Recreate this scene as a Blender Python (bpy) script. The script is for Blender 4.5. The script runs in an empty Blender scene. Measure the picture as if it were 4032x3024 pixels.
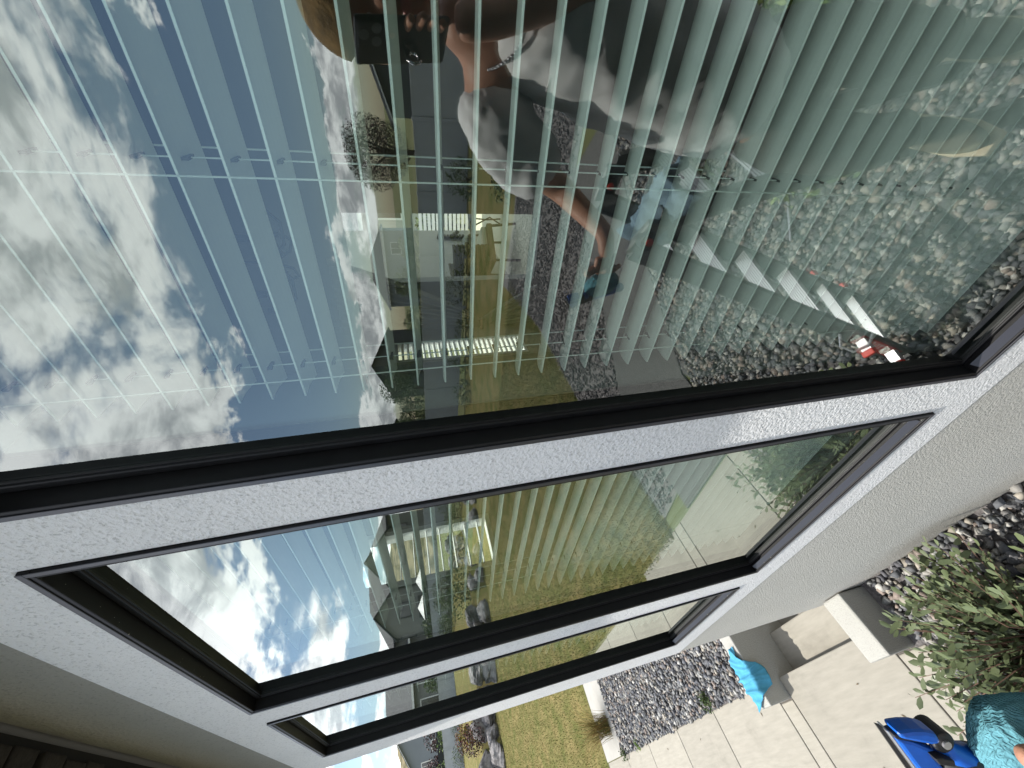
import bpy, math, random
import numpy as np
from mathutils import Vector, Matrix, noise as mnoise

S = bpy.context.scene
COL = S.collection
V = Vector
R_ = math.radians

# ------------------------------------------------------------------ camera
RIGHT = V((.0874181, -.2565885, -.9625594)); DOWN = V((-.7605033, -.6412917, .1018808)); FWD = V((-.6434227, .7231233, -.2511969))
cam = bpy.data.cameras.new('camera'); cob = bpy.data.objects.new('camera', cam); COL.objects.link(cob)
cam.sensor_width = 36; cam.lens = 13.518; cam.clip_start = .005; cam.clip_end = 3000
m = Matrix.Identity(4)
for i in range(3):
    m[i][0] = RIGHT[i]; m[i][1] = -DOWN[i]; m[i][2] = -FWD[i]
cob.matrix_world = m
S.camera = cob

# ------------------------------------------------------------------ light
S.view_settings.view_transform = 'Standard'; S.view_settings.look = 'None'
S.view_settings.exposure = 1.2; S.view_settings.gamma = 1; S.view_settings.use_curve_mapping = False
SUN = V((-.50, -.167, 1.0)).normalized()
sl = bpy.data.lights.new('sun', 'SUN'); sl.energy = 2.9; sl.angle = R_(.5); sl.color = (1, .955, .88)
so = bpy.data.objects.new('sun', sl); COL.objects.link(so)
so.rotation_euler = SUN.to_track_quat('Z', 'Y').to_euler()
el = math.asin(SUN.z); az = math.atan2(SUN.x, SUN.y)

W = bpy.data.worlds.new('World'); S.world = W; W.use_nodes = True
nt = W.node_tree; nt.nodes.clear()
def nn(nt, t, **k):
    n = nt.nodes.new(t)
    for a, b in k.items():
        if a in n.bl_rna.properties: setattr(n, a, b)
        else: n.inputs[a.replace('_', ' ')].default_value = b
    return n
def mth(nt, op, a, b=None, c=None, clamp=False):
    n = nt.nodes.new('ShaderNodeMath'); n.operation = op; n.use_clamp = clamp
    for i, x in enumerate((a, b, c)):
        if x is None: continue
        if isinstance(x, (int, float)): n.inputs[i].default_value = x
        else: nt.links.new(x, n.inputs[i])
    return n.outputs[0]
def sstep(nt, x, lo, hi):
    n = nt.nodes.new('ShaderNodeMapRange'); n.interpolation_type = 'SMOOTHSTEP'
    n.inputs['From Min'].default_value = lo; n.inputs['From Max'].default_value = hi
    nt.links.new(x, n.inputs['Value']); return n.outputs[0]
sky = nn(nt, 'ShaderNodeTexSky', sky_type='NISHITA', sun_disc=False, sun_elevation=el, sun_rotation=az, air_density=1.15, dust_density=.6, ozone_density=1.6)
geo = nn(nt, 'ShaderNodeTexCoord')
sep = nn(nt, 'ShaderNodeSeparateXYZ'); nt.links.new(geo.outputs['Generated'], sep.inputs[0])
X, Y, Z = sep.outputs
zc = mth(nt, 'MAXIMUM', Z, 0.0)
den = mth(nt, 'ADD', zc, .34)
cx = mth(nt, 'DIVIDE', X, den); cy = mth(nt, 'DIVIDE', Y, den)
cmb = nn(nt, 'ShaderNodeCombineXYZ'); nt.links.new(cx, cmb.inputs[0]); nt.links.new(cy, cmb.inputs[1]); nt.links.new(mth(nt, 'MULTIPLY', zc, 2.0), cmb.inputs[2])
def noi(scale, detail, rough, off, dist=.0):
    mp = nn(nt, 'ShaderNodeMapping'); mp.inputs['Location'].default_value = off
    nt.links.new(cmb.outputs[0], mp.inputs[0])
    n = nn(nt, 'ShaderNodeTexNoise', Scale=scale, Detail=detail, Roughness=rough, Distortion=dist)
    nt.links.new(mp.outputs[0], n.inputs['Vector']); return n.outputs['Fac']
n1 = noi(1.5, 11, .62, (3.1, .7, .3), .35)
n2 = noi(5.4, 10, .60, (1.3, 5.2, 2.0), .3)
n3 = noi(.55, 3, .5, (7.3, 2.2, 1.0))
# banks of cloud: thick overhead, a clear blue band lower down, a cumulus line just over the horizon
hi = sstep(nt, mth(nt, 'ADD', Z, mth(nt, 'MULTIPLY', mth(nt, 'SUBTRACT', n2, .5), .25)), .29, .41)
lowband = mth(nt, 'MULTIPLY', sstep(nt, Z, .02, .06), mth(nt, 'SUBTRACT', 1.0, sstep(nt, mth(nt, 'ADD', Z, mth(nt, 'MULTIPLY', mth(nt, 'SUBTRACT', n1, .5), .35)), .115, .15)))
west = sstep(nt, mth(nt, 'MULTIPLY', X, -1.0), .72, .93)
cov = mth(nt, 'ADD', mth(nt, 'MULTIPLY', hi, .185), mth(nt, 'MULTIPLY', lowband, .24))
cov = mth(nt, 'ADD', cov, mth(nt, 'MULTIPLY', mth(nt, 'MULTIPLY', west, sstep(nt, Z, .12, .22)), mth(nt, 'SUBTRACT', .225, mth(nt, 'MULTIPLY', hi, .08))))
dens = mth(nt, 'ADD', mth(nt, 'ADD', mth(nt, 'MULTIPLY', n1, .75), mth(nt, 'MULTIPLY', n2, .25)), mth(nt, 'SUBTRACT', cov, .16))
mask = sstep(nt, dens, .485, .57)
core = sstep(nt, mth(nt, 'ADD', dens, mth(nt, 'MULTIPLY', mth(nt, 'SUBTRACT', n2, .5), -1.1)), .50, .70)
lit = mth(nt, 'SUBTRACT', 1.0, mth(nt, 'MULTIPLY', core, .85))
cr = nn(nt, 'ShaderNodeMix', data_type='RGBA'); nt.links.new(lit, cr.inputs[0])
cr.inputs[6].default_value = (3.6, 3.8, 4.2, 1); cr.inputs[7].default_value = (12.0, 12.1, 12.3, 1)
mx = nn(nt, 'ShaderNodeMix', data_type='RGBA'); nt.links.new(mth(nt, 'MULTIPLY', mask, .93), mx.inputs[0])
dim = nn(nt, 'ShaderNodeMix', data_type='RGBA', blend_type='MULTIPLY'); dim.inputs[0].default_value = 1; dim.inputs[7].default_value = (.74, .75, .76, 1)
nt.links.new(sky.outputs[0], dim.inputs[6]); nt.links.new(dim.outputs[2], mx.inputs[6]); nt.links.new(cr.outputs[2], mx.inputs[7])
bg = nn(nt, 'ShaderNodeBackground', Strength=.10); nt.links.new(mx.outputs[2], bg.inputs[0])
out = nn(nt, 'ShaderNodeOutputWorld'); nt.links.new(bg.outputs[0], out.inputs[0])

C = S.cycles
S.render.engine = 'CYCLES'
C.max_bounces = 9; C.diffuse_bounces = 4; C.glossy_bounces = 5; C.transparent_max_bounces = 12; C.use_denoising = True
C.sample_clamp_indirect = 8; C.caustics_reflective = False; C.caustics_refractive = False

# ------------------------------------------------------------------ materials
MATS = {}
def mat(name, col, rough=.6, spec=.5, metal=0, var=0, vscale=8, bump=0, bscale=40, detail=6, col2=None, emit=None, vlo=.35, vhi=.65, attr=None, stretch=None, bump2=None):
    if name in MATS: return MATS[name]
    M = bpy.data.materials.new(name); M.use_nodes = True; t = M.node_tree
    b = t.nodes['Principled BSDF']
    b.inputs['Base Color'].default_value = (*col, 1); b.inputs['Roughness'].default_value = rough
    b.inputs['Specular IOR Level'].default_value = spec; b.inputs['Metallic'].default_value = metal
    tc = nn(t, 'ShaderNodeTexCoord'); src = tc.outputs['Object']
    if stretch:
        mp = nn(t, 'ShaderNodeMapping'); mp.inputs['Scale'].default_value = stretch; t.links.new(src, mp.inputs[0]); src = mp.outputs[0]
    base = None
    if col2 or var:
        n = nn(t, 'ShaderNodeTexNoise', Scale=vscale, Detail=detail, Roughness=.6); t.links.new(src, n.inputs['Vector'])
        mr = nn(t, 'ShaderNodeMapRange'); mr.inputs['From Min'].default_value = vlo; mr.inputs['From Max'].default_value = vhi
        t.links.new(n.outputs['Fac'], mr.inputs['Value'])
        mi = nn(t, 'ShaderNodeMix', data_type='RGBA'); t.links.new(mr.outputs[0], mi.inputs[0])
        c2 = col2 if col2 else tuple(c * (1 - var) for c in col)
        mi.inputs[6].default_value = (*col, 1); mi.inputs[7].default_value = (*c2, 1); base = mi.outputs[2]
    if attr:
        a = nn(t, 'ShaderNodeAttribute', attribute_name=attr)
        if base is None: base = a.outputs['Color']
        else:
            mm = nn(t, 'ShaderNodeMix', data_type='RGBA', blend_type='MULTIPLY'); mm.inputs[0].default_value = 1
            t.links.new(base, mm.inputs[6]); t.links.new(a.outputs['Color'], mm.inputs[7]); base = mm.outputs[2]
    if base is not None: t.links.new(base, b.inputs['Base Color'])
    if bump:
        n = nn(t, 'ShaderNodeTexNoise', Scale=bscale, Detail=4, Roughness=.6); t.links.new(src, n.inputs['Vector'])
        bp = nn(t, 'ShaderNodeBump', Strength=1.0, Distance=bump); t.links.new(n.outputs['Fac'], bp.inputs['Height'])
        t.links.new(bp.outputs[0], b.inputs['Normal'])
    if emit:
        b.inputs['Emission Color'].default_value = (*emit[:3], 1); b.inputs['Emission Strength'].default_value = emit[3]
    MATS[name] = M; return M

def stucco(name, col, dark, depth=.0022):
    M = bpy.data.materials.new(name); M.use_nodes = True; t = M.node_tree; b = t.nodes['Principled BSDF']
    b.inputs['Roughness'].default_value = .92; b.inputs['Specular IOR Level'].default_value = .15
    tc = nn(t, 'ShaderNodeTexCoord')
    def N(s, d, r):
        n = nn(t, 'ShaderNodeTexNoise', Scale=s, Detail=d, Roughness=r); t.links.new(tc.outputs['Object'], n.inputs['Vector']); return n.outputs['Fac']
    a = N(165, 5, .65); c = N(2.3, 5, .6); v = nn(t, 'ShaderNodeTexVoronoi', Scale=120); t.links.new(tc.outputs['Object'], v.inputs['Vector'])
    pit = sstep(t, a, .56, .64)
    mi = nn(t, 'ShaderNodeMix', data_type='RGBA'); mi.inputs[6].default_value = (*col, 1); mi.inputs[7].default_value = (*dark, 1)
    t.links.new(mth(t, 'MULTIPLY', pit, .5), mi.inputs[0])
    m2 = nn(t, 'ShaderNodeMix', data_type='RGBA', blend_type='MULTIPLY'); m2.inputs[0].default_value = 1
    g = nn(t, 'ShaderNodeMapRange'); g.inputs['To Min'].default_value = .88; g.inputs['To Max'].default_value = 1.08; t.links.new(c, g.inputs['Value'])
    cc = nn(t, 'ShaderNodeCombineColor')
    for i in range(3): t.links.new(g.outputs[0], cc.inputs[i])
    t.links.new(mi.outputs[2], m2.inputs[6]); t.links.new(cc.outputs[0], m2.inputs[7]); t.links.new(m2.outputs[2], b.inputs['Base Color'])
    h = mth(t, 'ADD', a, mth(t, 'MULTIPLY', v.outputs['Distance'], .5))
    bp = nn(t, 'ShaderNodeBump', Strength=1, Distance=depth); t.links.new(h, bp.inputs['Height']); t.links.new(bp.outputs[0], b.inputs['Normal'])
    return M

M_SURR = stucco('stucco_white', (.74, .74, .735), (.34, .34, .335), .0034)
M_WALL = stucco('stucco_greige', (.33, .32, .285), (.20, .19, .17), .0030)
M_LOW = stucco('stucco_low', (.50, .49, .45), (.17, .165, .15), .0045)
M_LOWT = stucco('stucco_stair', (.37, .365, .335), (.24, .235, .215), .0035)
M_BLACK = mat('black_frame', (.008, .008, .009), .5, .25, var=.3, vscale=25)
M_GASKET = mat('gasket', (.005, .005, .005), .5)
M_FROST = mat('flange_grey', (.035, .036, .045), .38)
M_SLAT = mat('white_slat', (.84, .85, .83), .40, .5)
M_CORD = mat('cord', (.75, .77, .74), .8)
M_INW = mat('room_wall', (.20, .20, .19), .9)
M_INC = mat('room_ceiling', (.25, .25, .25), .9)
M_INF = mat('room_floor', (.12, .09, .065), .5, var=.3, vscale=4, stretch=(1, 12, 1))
M_CONC = mat('concrete', (.315, .295, .25), .9, .2, col2=(.25, .235, .198), vlo=.3, vhi=.75, vscale=5, detail=12, bump=.0012, bscale=120, stretch=(1, 6, 1))
t_ = M_CONC.node_tree; oi_ = nn(t_, 'ShaderNodeObjectInfo'); pb_ = t_.nodes['Principled BSDF']; src_ = pb_.inputs['Base Color'].links[0].from_socket
mr_ = nn(t_, 'ShaderNodeMapRange'); mr_.inputs['To Min'].default_value = .88; mr_.inputs['To Max'].default_value = 1.06; t_.links.new(oi_.outputs['Random'], mr_.inputs['Value'])
st_ = nn(t_, 'ShaderNodeTexNoise', Scale=2.1, Detail=10, Roughness=.7); sm_ = nn(t_, 'ShaderNodeMapRange'); sm_.inputs['From Min'].default_value = .55; sm_.inputs['From Max'].default_value = .75; sm_.inputs['To Min'].default_value = 1.0; sm_.inputs['To Max'].default_value = .80
tc_ = nn(t_, 'ShaderNodeTexCoord'); t_.links.new(tc_.outputs['Object'], st_.inputs['Vector']); t_.links.new(st_.outputs['Fac'], sm_.inputs['Value'])
vm_ = nn(t_, 'ShaderNodeVectorMath', operation='SCALE'); t_.links.new(src_, vm_.inputs[0]); t_.links.new(mth(t_, 'MULTIPLY', mr_.outputs[0], sm_.outputs[0]), vm_.inputs['Scale']); t_.links.new(vm_.outputs[0], pb_.inputs['Base Color'])
M_CONC2 = mat('concrete_white', (.36, .35, .32), .9, .2, col2=(.31, .30, .275), vscale=4, bump=.001, bscale=90)
M_PATH = mat('exposed_path', (.08, .08, .076), .95, .2, col2=(.16, .155, .15), vscale=75, vlo=.4, vhi=.6, bump=.003, bscale=90)
M_GBED = mat('gravel_bed', (.075, .07, .07), .95, .2, col2=(.16, .15, .15), vscale=60, bump=.006, bscale=60)
M_FINE = mat('fine_gravel', (.10, .095, .095), .95, .2, col2=(.24, .22, .215), vscale=38, vlo=.42, vhi=.58, bump=.010, bscale=38)
M_STONE = mat('stone_chip', (1, 1, 1), .75, .35, attr='tint', bump=.0015, bscale=150)
M_GRND = mat('earth', (.16, .15, .08), .95, .1, col2=(.10, .12, .045), vscale=.25)
M_LAWN = mat('lawn', (.100, .108, .034), .95, .05, col2=(.19, .155, .066), vscale=1.5, vlo=.36, vhi=.62, bump=.012, bscale=60, detail=12, stretch=(.8, 1.4, 1))
M_BLADE = mat('grass_blade', (1, 1, 1), .8, .1, attr='tint')
M_LEAF = mat('leaf', (1, 1, 1), .55, .3, attr='tint')
M_BARK = mat('bark', (.09, .065, .045), .9, .2, var=.4, vscale=20, bump=.01, bscale=20)
M_BOULD = mat('boulder', (.28, .265, .26), .9, .2, col2=(.10, .095, .095), vscale=2.3, vlo=.42, vhi=.6, bump=.05, bscale=3.5, detail=10)
M_HILL = mat('hill_scrub', (.22, .185, .11), .95, .1, col2=(.07, .07, .035), vscale=.09, vlo=.42, vhi=.58, detail=10)
M_FENCE = mat('vinyl_grey', (.40, .42, .44), .7, .2, var=.12, vscale=2.0)
M_BFENCE = mat('black_screen', (.015, .017, .018), .7)
M_GLASSB = mat('dark_pane', (.02, .025, .03), .08, .8)
M_WHITE = mat('white_trim', (.72, .72, .70), .6)
M_STONEB = mat('soffit_block', (.045, .040, .035), .85, .3, var=.55, vscale=30, bump=.004, bscale=60)
M_RAIL = mat('fibreglass_grey', (.10, .105, .105), .35, .5, var=.2, vscale=6)
M_ALU = mat('aluminium', (.66, .66, .68), .32, .5, metal=.85)
M_RED = mat('red_plastic', (.62, .035, .02), .45)
M_RUB = mat('rubber', (.015, .015, .016), .5)
M_BLUE = mat('blue_plastic', (.006, .115, .55), .33, .5, var=.15, vscale=60)
M_TEAL = mat('teal_cloth', (.15, .38, .45), .95, .1, var=.25, vscale=60, bump=.002, bscale=260)
M_BLUEC = mat('blue_microfibre', (.085, .33, .50), .95, .1, var=.18, vscale=18, bump=.0012, bscale=350)
M_TOWEL = mat('blue_towel', (.26, .38, .47), .98, .1, var=.3, vscale=60, bump=.004, bscale=220)
M_SKIN = mat('skin', (.46, .235, .155), .5, .4, var=.18, vscale=25, bump=.0006, bscale=300)
M_SHIRT = mat('grey_shirt', (.74, .74, .75), .95, .1, var=.16, vscale=9, bump=.0012, bscale=420)
M_PANTS = mat('work_trousers', (.075, .07, .065), .9, .1, var=.25, vscale=8, bump=.0015, bscale=300)
M_PHONE = mat('phone_black', (.008, .008, .01), .18, .6)
M_LENS = mat('lens_glass', (.10, .11, .12), .15, 1.0)
M_SILV = mat('silver_chain', (.6, .6, .62), .2, .5, metal=1)
M_SHOE = mat('shoe', (.10, .085, .06), .8, var=.3, vscale=20)
M_SOLE = mat('shoe_sole', (.62, .52, .36), .85, var=.2, vscale=40)
M_HAIR = mat('hair', (.13, .07, .03), .5, .5, var=.4, vscale=80, bump=.002, bscale=200)
M_CAP = mat('cap_gold', (.26, .16, .06), .8, .3, var=.6, vscale=40, bump=.003, bscale=160)
M_WICK = mat('wicker', (.11, .095, .05), .7, .3, var=.3, vscale=20)
M_IRON = mat('dark_iron', (.02, .02, .022), .5)
M_CURT = mat('curtain', (.30, .29, .26), .95, .1)

t_ = M_TEAL.node_tree; w_ = nn(t_, 'ShaderNodeTexWave', Scale=150, Distortion=1.2, Detail=2); tc_ = nn(t_, 'ShaderNodeTexCoord')
mp_ = nn(t_, 'ShaderNodeMapping'); mp_.inputs['Rotation'].default_value = (.4, .9, .6); t_.links.new(tc_.outputs['Object'], mp_.inputs[0]); t_.links.new(mp_.outputs[0], w_.inputs['Vector'])
b_ = nn(t_, 'ShaderNodeBump', Strength=1, Distance=.0008); t_.links.new(w_.outputs['Fac'], b_.inputs['Height'])
pb_ = t_.nodes['Principled BSDF']; old_ = pb_.inputs['Normal'].links[0].from_socket; t_.links.new(old_, b_.inputs['Normal']); t_.links.new(b_.outputs[0], pb_.inputs['Normal'])
# glass: mirror reflection that grows with angle over a green-tinted clear pane
def glass(name, f0, tint, gloss):
    M = bpy.data.materials.new(name); M.use_nodes = True; t = M.node_tree; t.nodes.clear()
    g = nn(t, 'ShaderNodeNewGeometry'); d = nn(t, 'ShaderNodeVectorMath', operation='DOT_PRODUCT')
    t.links.new(g.outputs['Incoming'], d.inputs[0]); t.links.new(g.outputs['True Normal'], d.inputs[1])
    c = mth(t, 'SUBTRACT', 1.0, mth(t, 'ABSOLUTE', d.outputs['Value']))
    f = mth(t, 'ADD', mth(t, 'MULTIPLY', mth(t, 'POWER', c, 3.4), 1 - f0), f0, clamp=True)
    tr = nn(t, 'ShaderNodeBsdfTransparent'); tr.inputs[0].default_value = (*tint, 1)
    gl = nn(t, 'ShaderNodeBsdfGlossy'); gl.inputs['Roughness'].default_value = 0; gl.inputs['Color'].default_value = (*gloss, 1)
    mx = nn(t, 'ShaderNodeMixShader'); t.links.new(f, mx.inputs[0]); t.links.new(tr.outputs[0], mx.inputs[1]); t.links.new(gl.outputs[0], mx.inputs[2])
    o = nn(t, 'ShaderNodeOutputMaterial'); t.links.new(mx.outputs[0], o.inputs[0]); return M
M_GLASS2 = glass('inner_glass', .035, (.97, .985, .975), (1, .95, .97))
M_GLASS = glass('window_glass', .180, (.79, .90, .83), (.96, 1.0, .97))

# ------------------------------------------------------------------ mesh helpers
class MB:
    def __init__(s): s.v = []; s.f = []
    def add(s, vs, fs):
        o = len(s.v); s.v += [tuple(p) for p in vs]; s.f += [tuple(i + o for i in f) for f in fs]; return s
    def box(s, x0, x1, y0, y1, z0, z1):
        return s.add([(x, y, z) for z in (z0, z1) for y in (y0, y1) for x in (x0, x1)],
                     [(0, 2, 3, 1), (4, 5, 7, 6), (0, 1, 5, 4), (2, 6, 7, 3), (0, 4, 6, 2), (1, 3, 7, 5)])
    def obox(s, c, ax, ay, az, hx, hy, hz):
        c = V(c); vs = [c + ax * (hx * i) + ay * (hy * j) + az * (hz * k) for k in (-1, 1) for j in (-1, 1) for i in (-1, 1)]
        return s.add(vs, [(0, 2, 3, 1), (4, 5, 7, 6), (0, 1, 5, 4), (2, 6, 7, 3), (0, 4, 6, 2), (1, 3, 7, 5)])
    def bar(s, a, b, w, h, up=V((0, 0, 1))):
        a = V(a); b = V(b); d = (b - a); L = d.length; d.normalize(); sd = d.cross(up)
        if sd.length < 1e-4: sd = d.cross(V((1, 0, 0)))
        sd.normalize(); u = sd.cross(d)
        return s.obox((a + b) / 2, d, sd, u, L / 2, w / 2, h / 2)
    def tube(s, pts, r, n=8, cap=True):
        pts = [V(p) for p in pts]; rs = r if isinstance(r, (list, tuple)) else [r] * len(pts)
        rings = []; prev = None
        for i, p in enumerate(pts):
            d = (pts[min(i + 1, len(pts) - 1)] - pts[max(i - 1, 0)]).normalized()
            if prev is None: a = d.orthogonal().normalized()
            else: a = (prev - d * prev.dot(d)).normalized()
            prev = a; b = d.cross(a)
            rings.append([p + (a * math.cos(2 * math.pi * k / n) + b * math.sin(2 * math.pi * k / n)) * rs[i] for k in range(n)])
        o = len(s.v); vs = [q for rg in rings for q in rg]; fs = []
        for i in range(len(pts) - 1):
            for k in range(n): fs.append((i * n + k, i * n + (k + 1) % n, (i + 1) * n + (k + 1) % n, (i + 1) * n + k))
        if cap: fs.append(tuple(range(n))[::-1]); fs.append(tuple(range((len(pts) - 1) * n, len(pts) * n)))
        return s.add(vs, fs)
    def prism(s, poly, n, h):
        n = V(n); a = [V(p) for p in poly]; k = len(a)
        return s.add(a + [p + n * h for p in a], [tuple(range(k))[::-1], tuple(range(k, 2 * k))] + [(i, (i + 1) % k, k + (i + 1) % k, k + i) for i in range(k)])
    def sphere(s, c, rx, ry=None, rz=None, nu=14, nv=9, fn=None):
        ry = ry or rx; rz = rz or rx; c = V(c); vs = []; fs = []
        for j in range(nv + 1):
            t = math.pi * j / nv
            for i in range(nu):
                p = 2 * math.pi * i / nu; d = V((math.sin(t) * math.cos(p), math.sin(t) * math.sin(p), math.cos(t)))
                q = V((d.x * rx, d.y * ry, d.z * rz))
                if fn: q = fn(q, d)
                vs.append(c + q)
        for j in range(nv):
            for i in range(nu): fs.append((j * nu + i, (j + 1) * nu + i, (j + 1) * nu + (i + 1) % nu, j * nu + (i + 1) % nu))
        return s.add(vs, fs)

def tagit(o, label=None, cat=None, group=None, kind=None):
    if label: o['label'] = label
    if cat: o['category'] = cat
    if group: o['group'] = group
    if kind: o['kind'] = kind
    return o
def obj(name, mb, m, parent=None, smooth=False, bevel=0, **k):
    me = bpy.data.meshes.new(name)
    me.from_pydata([tuple(v) for v in mb.v], [], mb.f); me.update()
    if isinstance(m, (list, tuple)):
        for x in m: me.materials.append(x)
    else: me.materials.append(m)
    o = bpy.data.objects.new(name, me); COL.objects.link(o)
    if smooth: me.polygons.foreach_set('use_smooth', [True] * len(me.polygons))
    if bevel:
        bv = o.modifiers.new('bevel', 'BEVEL'); bv.width = bevel; bv.segments = 2; bv.limit_method = 'ANGLE'
    if parent: o.parent = parent
    return tagit(o, **k)
def root(name, loc=(0, 0, 0), rz=0, **k):
    o = bpy.data.objects.new(name, None); COL.objects.link(o); o.location = loc; o.rotation_euler = (0, 0, rz); o.empty_display_size = .1
    return tagit(o, **k)
def inst(src, parent=None, loc=None, rot=None, scale=None):
    o = src.copy(); COL.objects.link(o)
    if parent: o.parent = parent
    if loc is not None: o.location = loc
    if rot is not None: o.rotation_euler = rot
    if scale is not None: o.scale = scale
    return o
def quickmesh(name, verts, faces, m, tint=None, parent=None, smooth=False, **k):
    """verts (N,3) array, faces (M,3|4) array; tint (M,3) per-face colour."""
    me = bpy.data.meshes.new(name); nf, nc = faces.shape
    me.vertices.add(len(verts)); me.vertices.foreach_set('co', verts.astype(np.float32).ravel())
    me.loops.add(nf * nc); me.loops.foreach_set('vertex_index', faces.astype(np.int32).ravel())
    me.polygons.add(nf); me.polygons.foreach_set('loop_start', np.arange(0, nf * nc, nc, dtype=np.int32))
    me.polygons.foreach_set('loop_total', np.full(nf, nc, dtype=np.int32))
    if smooth: me.polygons.foreach_set('use_smooth', np.ones(nf, bool))
    me.update(calc_edges=True)
    if tint is not None:
        a = me.attributes.new('tint', 'FLOAT_COLOR', 'FACE')
        a.data.foreach_set('color', np.concatenate([tint, np.ones((nf, 1))], 1).astype(np.float32).ravel())
    me.materials.append(m); o = bpy.data.objects.new(name, me); COL.objects.link(o)
    if parent: o.parent = parent
    return tagit(o, **k)

GZ = -2.71
# ------------------------------------------------------------------ ground
def sheet(name, poly, z, m, **k):
    return obj(name, MB().add([(x, y, z) for x, y in poly], [tuple(range(len(poly)))]), m, **k)
g = MB()
hx0, hx1, hy0, hy1 = -3.76, -2.59, .10, 2.6
for a, b, c, d in ((-900, hx0, -900, 900), (hx1, 900, -900, 900), (hx0, hx1, -900, hy0), (hx0, hx1, hy1, 900)):
    g.add([(a, c, GZ - .012), (b, c, GZ - .012), (b, d, GZ - .012), (a, d, GZ - .012)], [(0, 1, 2, 3)])
obj('ground', g, M_GRND, kind='structure')
sheet('lawn', [(-9.55, 12), (-33, 12), (-33, -14.6), (14, -14.6), (14, -8.2), (-1.9, -8.25), (-2.8, -8.2), (-4.8, -8.65), (-4.5, -7.2), (-4.28, -5.7), (-4.3, -4.4), (-4.35, -3.4), (-4.1, -2.2), (-3.97, -1.2), (-3.98, -.72), (-6.4, -.66), (-9.4, -.86), (-9.56, -.5)], GZ - .006, M_LAWN, kind='structure')
sheet('gravel_bed', [(-2.44, .41), (-2.44, .03), (-2.37, .03), (-2.37, -.785), (-2.0, -1.5), (-2.33, -1.64), (-1.74, -2.6), (-1.1, -3.6), (-.5, -4.4), (5, -4.4), (5, .41)], GZ - .002, M_GBED, kind='structure')
sheet('gravel_bed', [(-8.42, .18), (-3.92, .18), (-3.92, 3.5), (-8.42, 3.5)], GZ - .002, M_GBED, kind='structure')
sheet('fine_gravel', [(-3.5, -1.0), (-3.33, -2.45), (-2.56, -3.42), (-1.9, -4.3), (-1.2, -5.2), (6, -5.2), (6, -8.2), (-1.9, -8.25), (-2.8, -8.2), (-4.8, -8.65), (-4.5, -7.2), (-4.28, -5.7), (-4.3, -4.4), (-4.35, -3.4), (-4.1, -2.2), (-3.97, -.95)], GZ - .001, M_FINE, kind='structure')
obj('path', MB().prism([(-3.5, -.80, GZ - .03), (-2.38, -.80, GZ - .03), (-2.33, -1.64, GZ - .03), (-1.74, -2.62, GZ - .03), (-1.1, -3.6, GZ - .03), (-.4, -4.5, GZ - .03), (-1.2, -5.2, GZ - .03), (-1.9, -4.3, GZ - .03), (-2.56, -3.42, GZ - .03), (-3.33, -2.45, GZ - .03), (-3.46, -1.6, GZ - .03)], (0, 0, 1), .042), M_PATH, bevel=.006, kind='structure')

# concrete patio, slab by slab with sawn joints
pat = root('patio', (0, 0, GZ), kind='structure')
base = MB(); base.box(-9.5, -3.755, -.675, .165, -.1, -.006).box(-3.755, -2.60, -.765, .14, -.1, -.006).box(-2.60, -2.375, -.765, .039, -.1, -.006)
obj('patio_base', base, mat('joint_dark', (.10, .09, .08), .95), pat)
xs = [-2.365, -2.585, -3.745, -3.92, -5.055, -6.11, -7.22, -8.33, -9.45]
gp = .005
for i in range(len(xs) - 1):
    x1, x0 = xs[i], xs[i + 1]
    yt = .03 if i in (0, 2) else .18
    lo = -.78
    cut = [(x0 + gp, lo), (x1 - gp, lo), (x1 - gp, yt), (x0 + gp, yt)]
    if i >= 4: cut = [(x0 + gp, -.69), (x1 - gp, -.68), (x1 - gp, yt), (x0 + gp, yt)]
    obj('slab', MB().prism([(x, y, -.03) for x, y in cut], (0, 0, 1), .035), M_CONC, pat, bevel=.007)
obj('mow_strip', MB().prism([(-9.5, .19, GZ - .05), (-8.43, .19, GZ - .05), (-8.5, 3.5, GZ - .05), (-9.42, 3.5, GZ - .05)], (0, 0, 1), .058), M_CONC2, bevel=.008, kind='structure')

# upper garden terrace behind the boulders
rng = np.random.default_rng(4)
LINE = [(-29.5, 16), (-29.2, 8), (-29, 4), (-27.5, 0), (-25.6, -3.2), (-24, -5.2), (-21.5, -7.2), (-18.5, -10.6), (-15.5, -13.2)]
tv = []; tf = []
for i, (x, y) in enumerate(LINE):
    k = max(0, 1 - max(0, i - 5) / 3.2)
    ox = -.9
    tv += [(x, y, GZ - .02), (x + ox, y - .35, GZ + 1.0 * k), (x + ox - 3, y - 1.0, GZ + 1.28 * k), (min(x - 24, -53), y - (8 if i > 3 else 1.5), GZ + 1.55 * max(k, .25))]
for i in range(len(LINE) - 1):
    for j in range(3):
        a = i * 4 + j; tf.append((a, a + 1, a + 5, a + 4))
obj('terrace', MB().add(tv, tf), M_LAWN, kind='structure')

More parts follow.
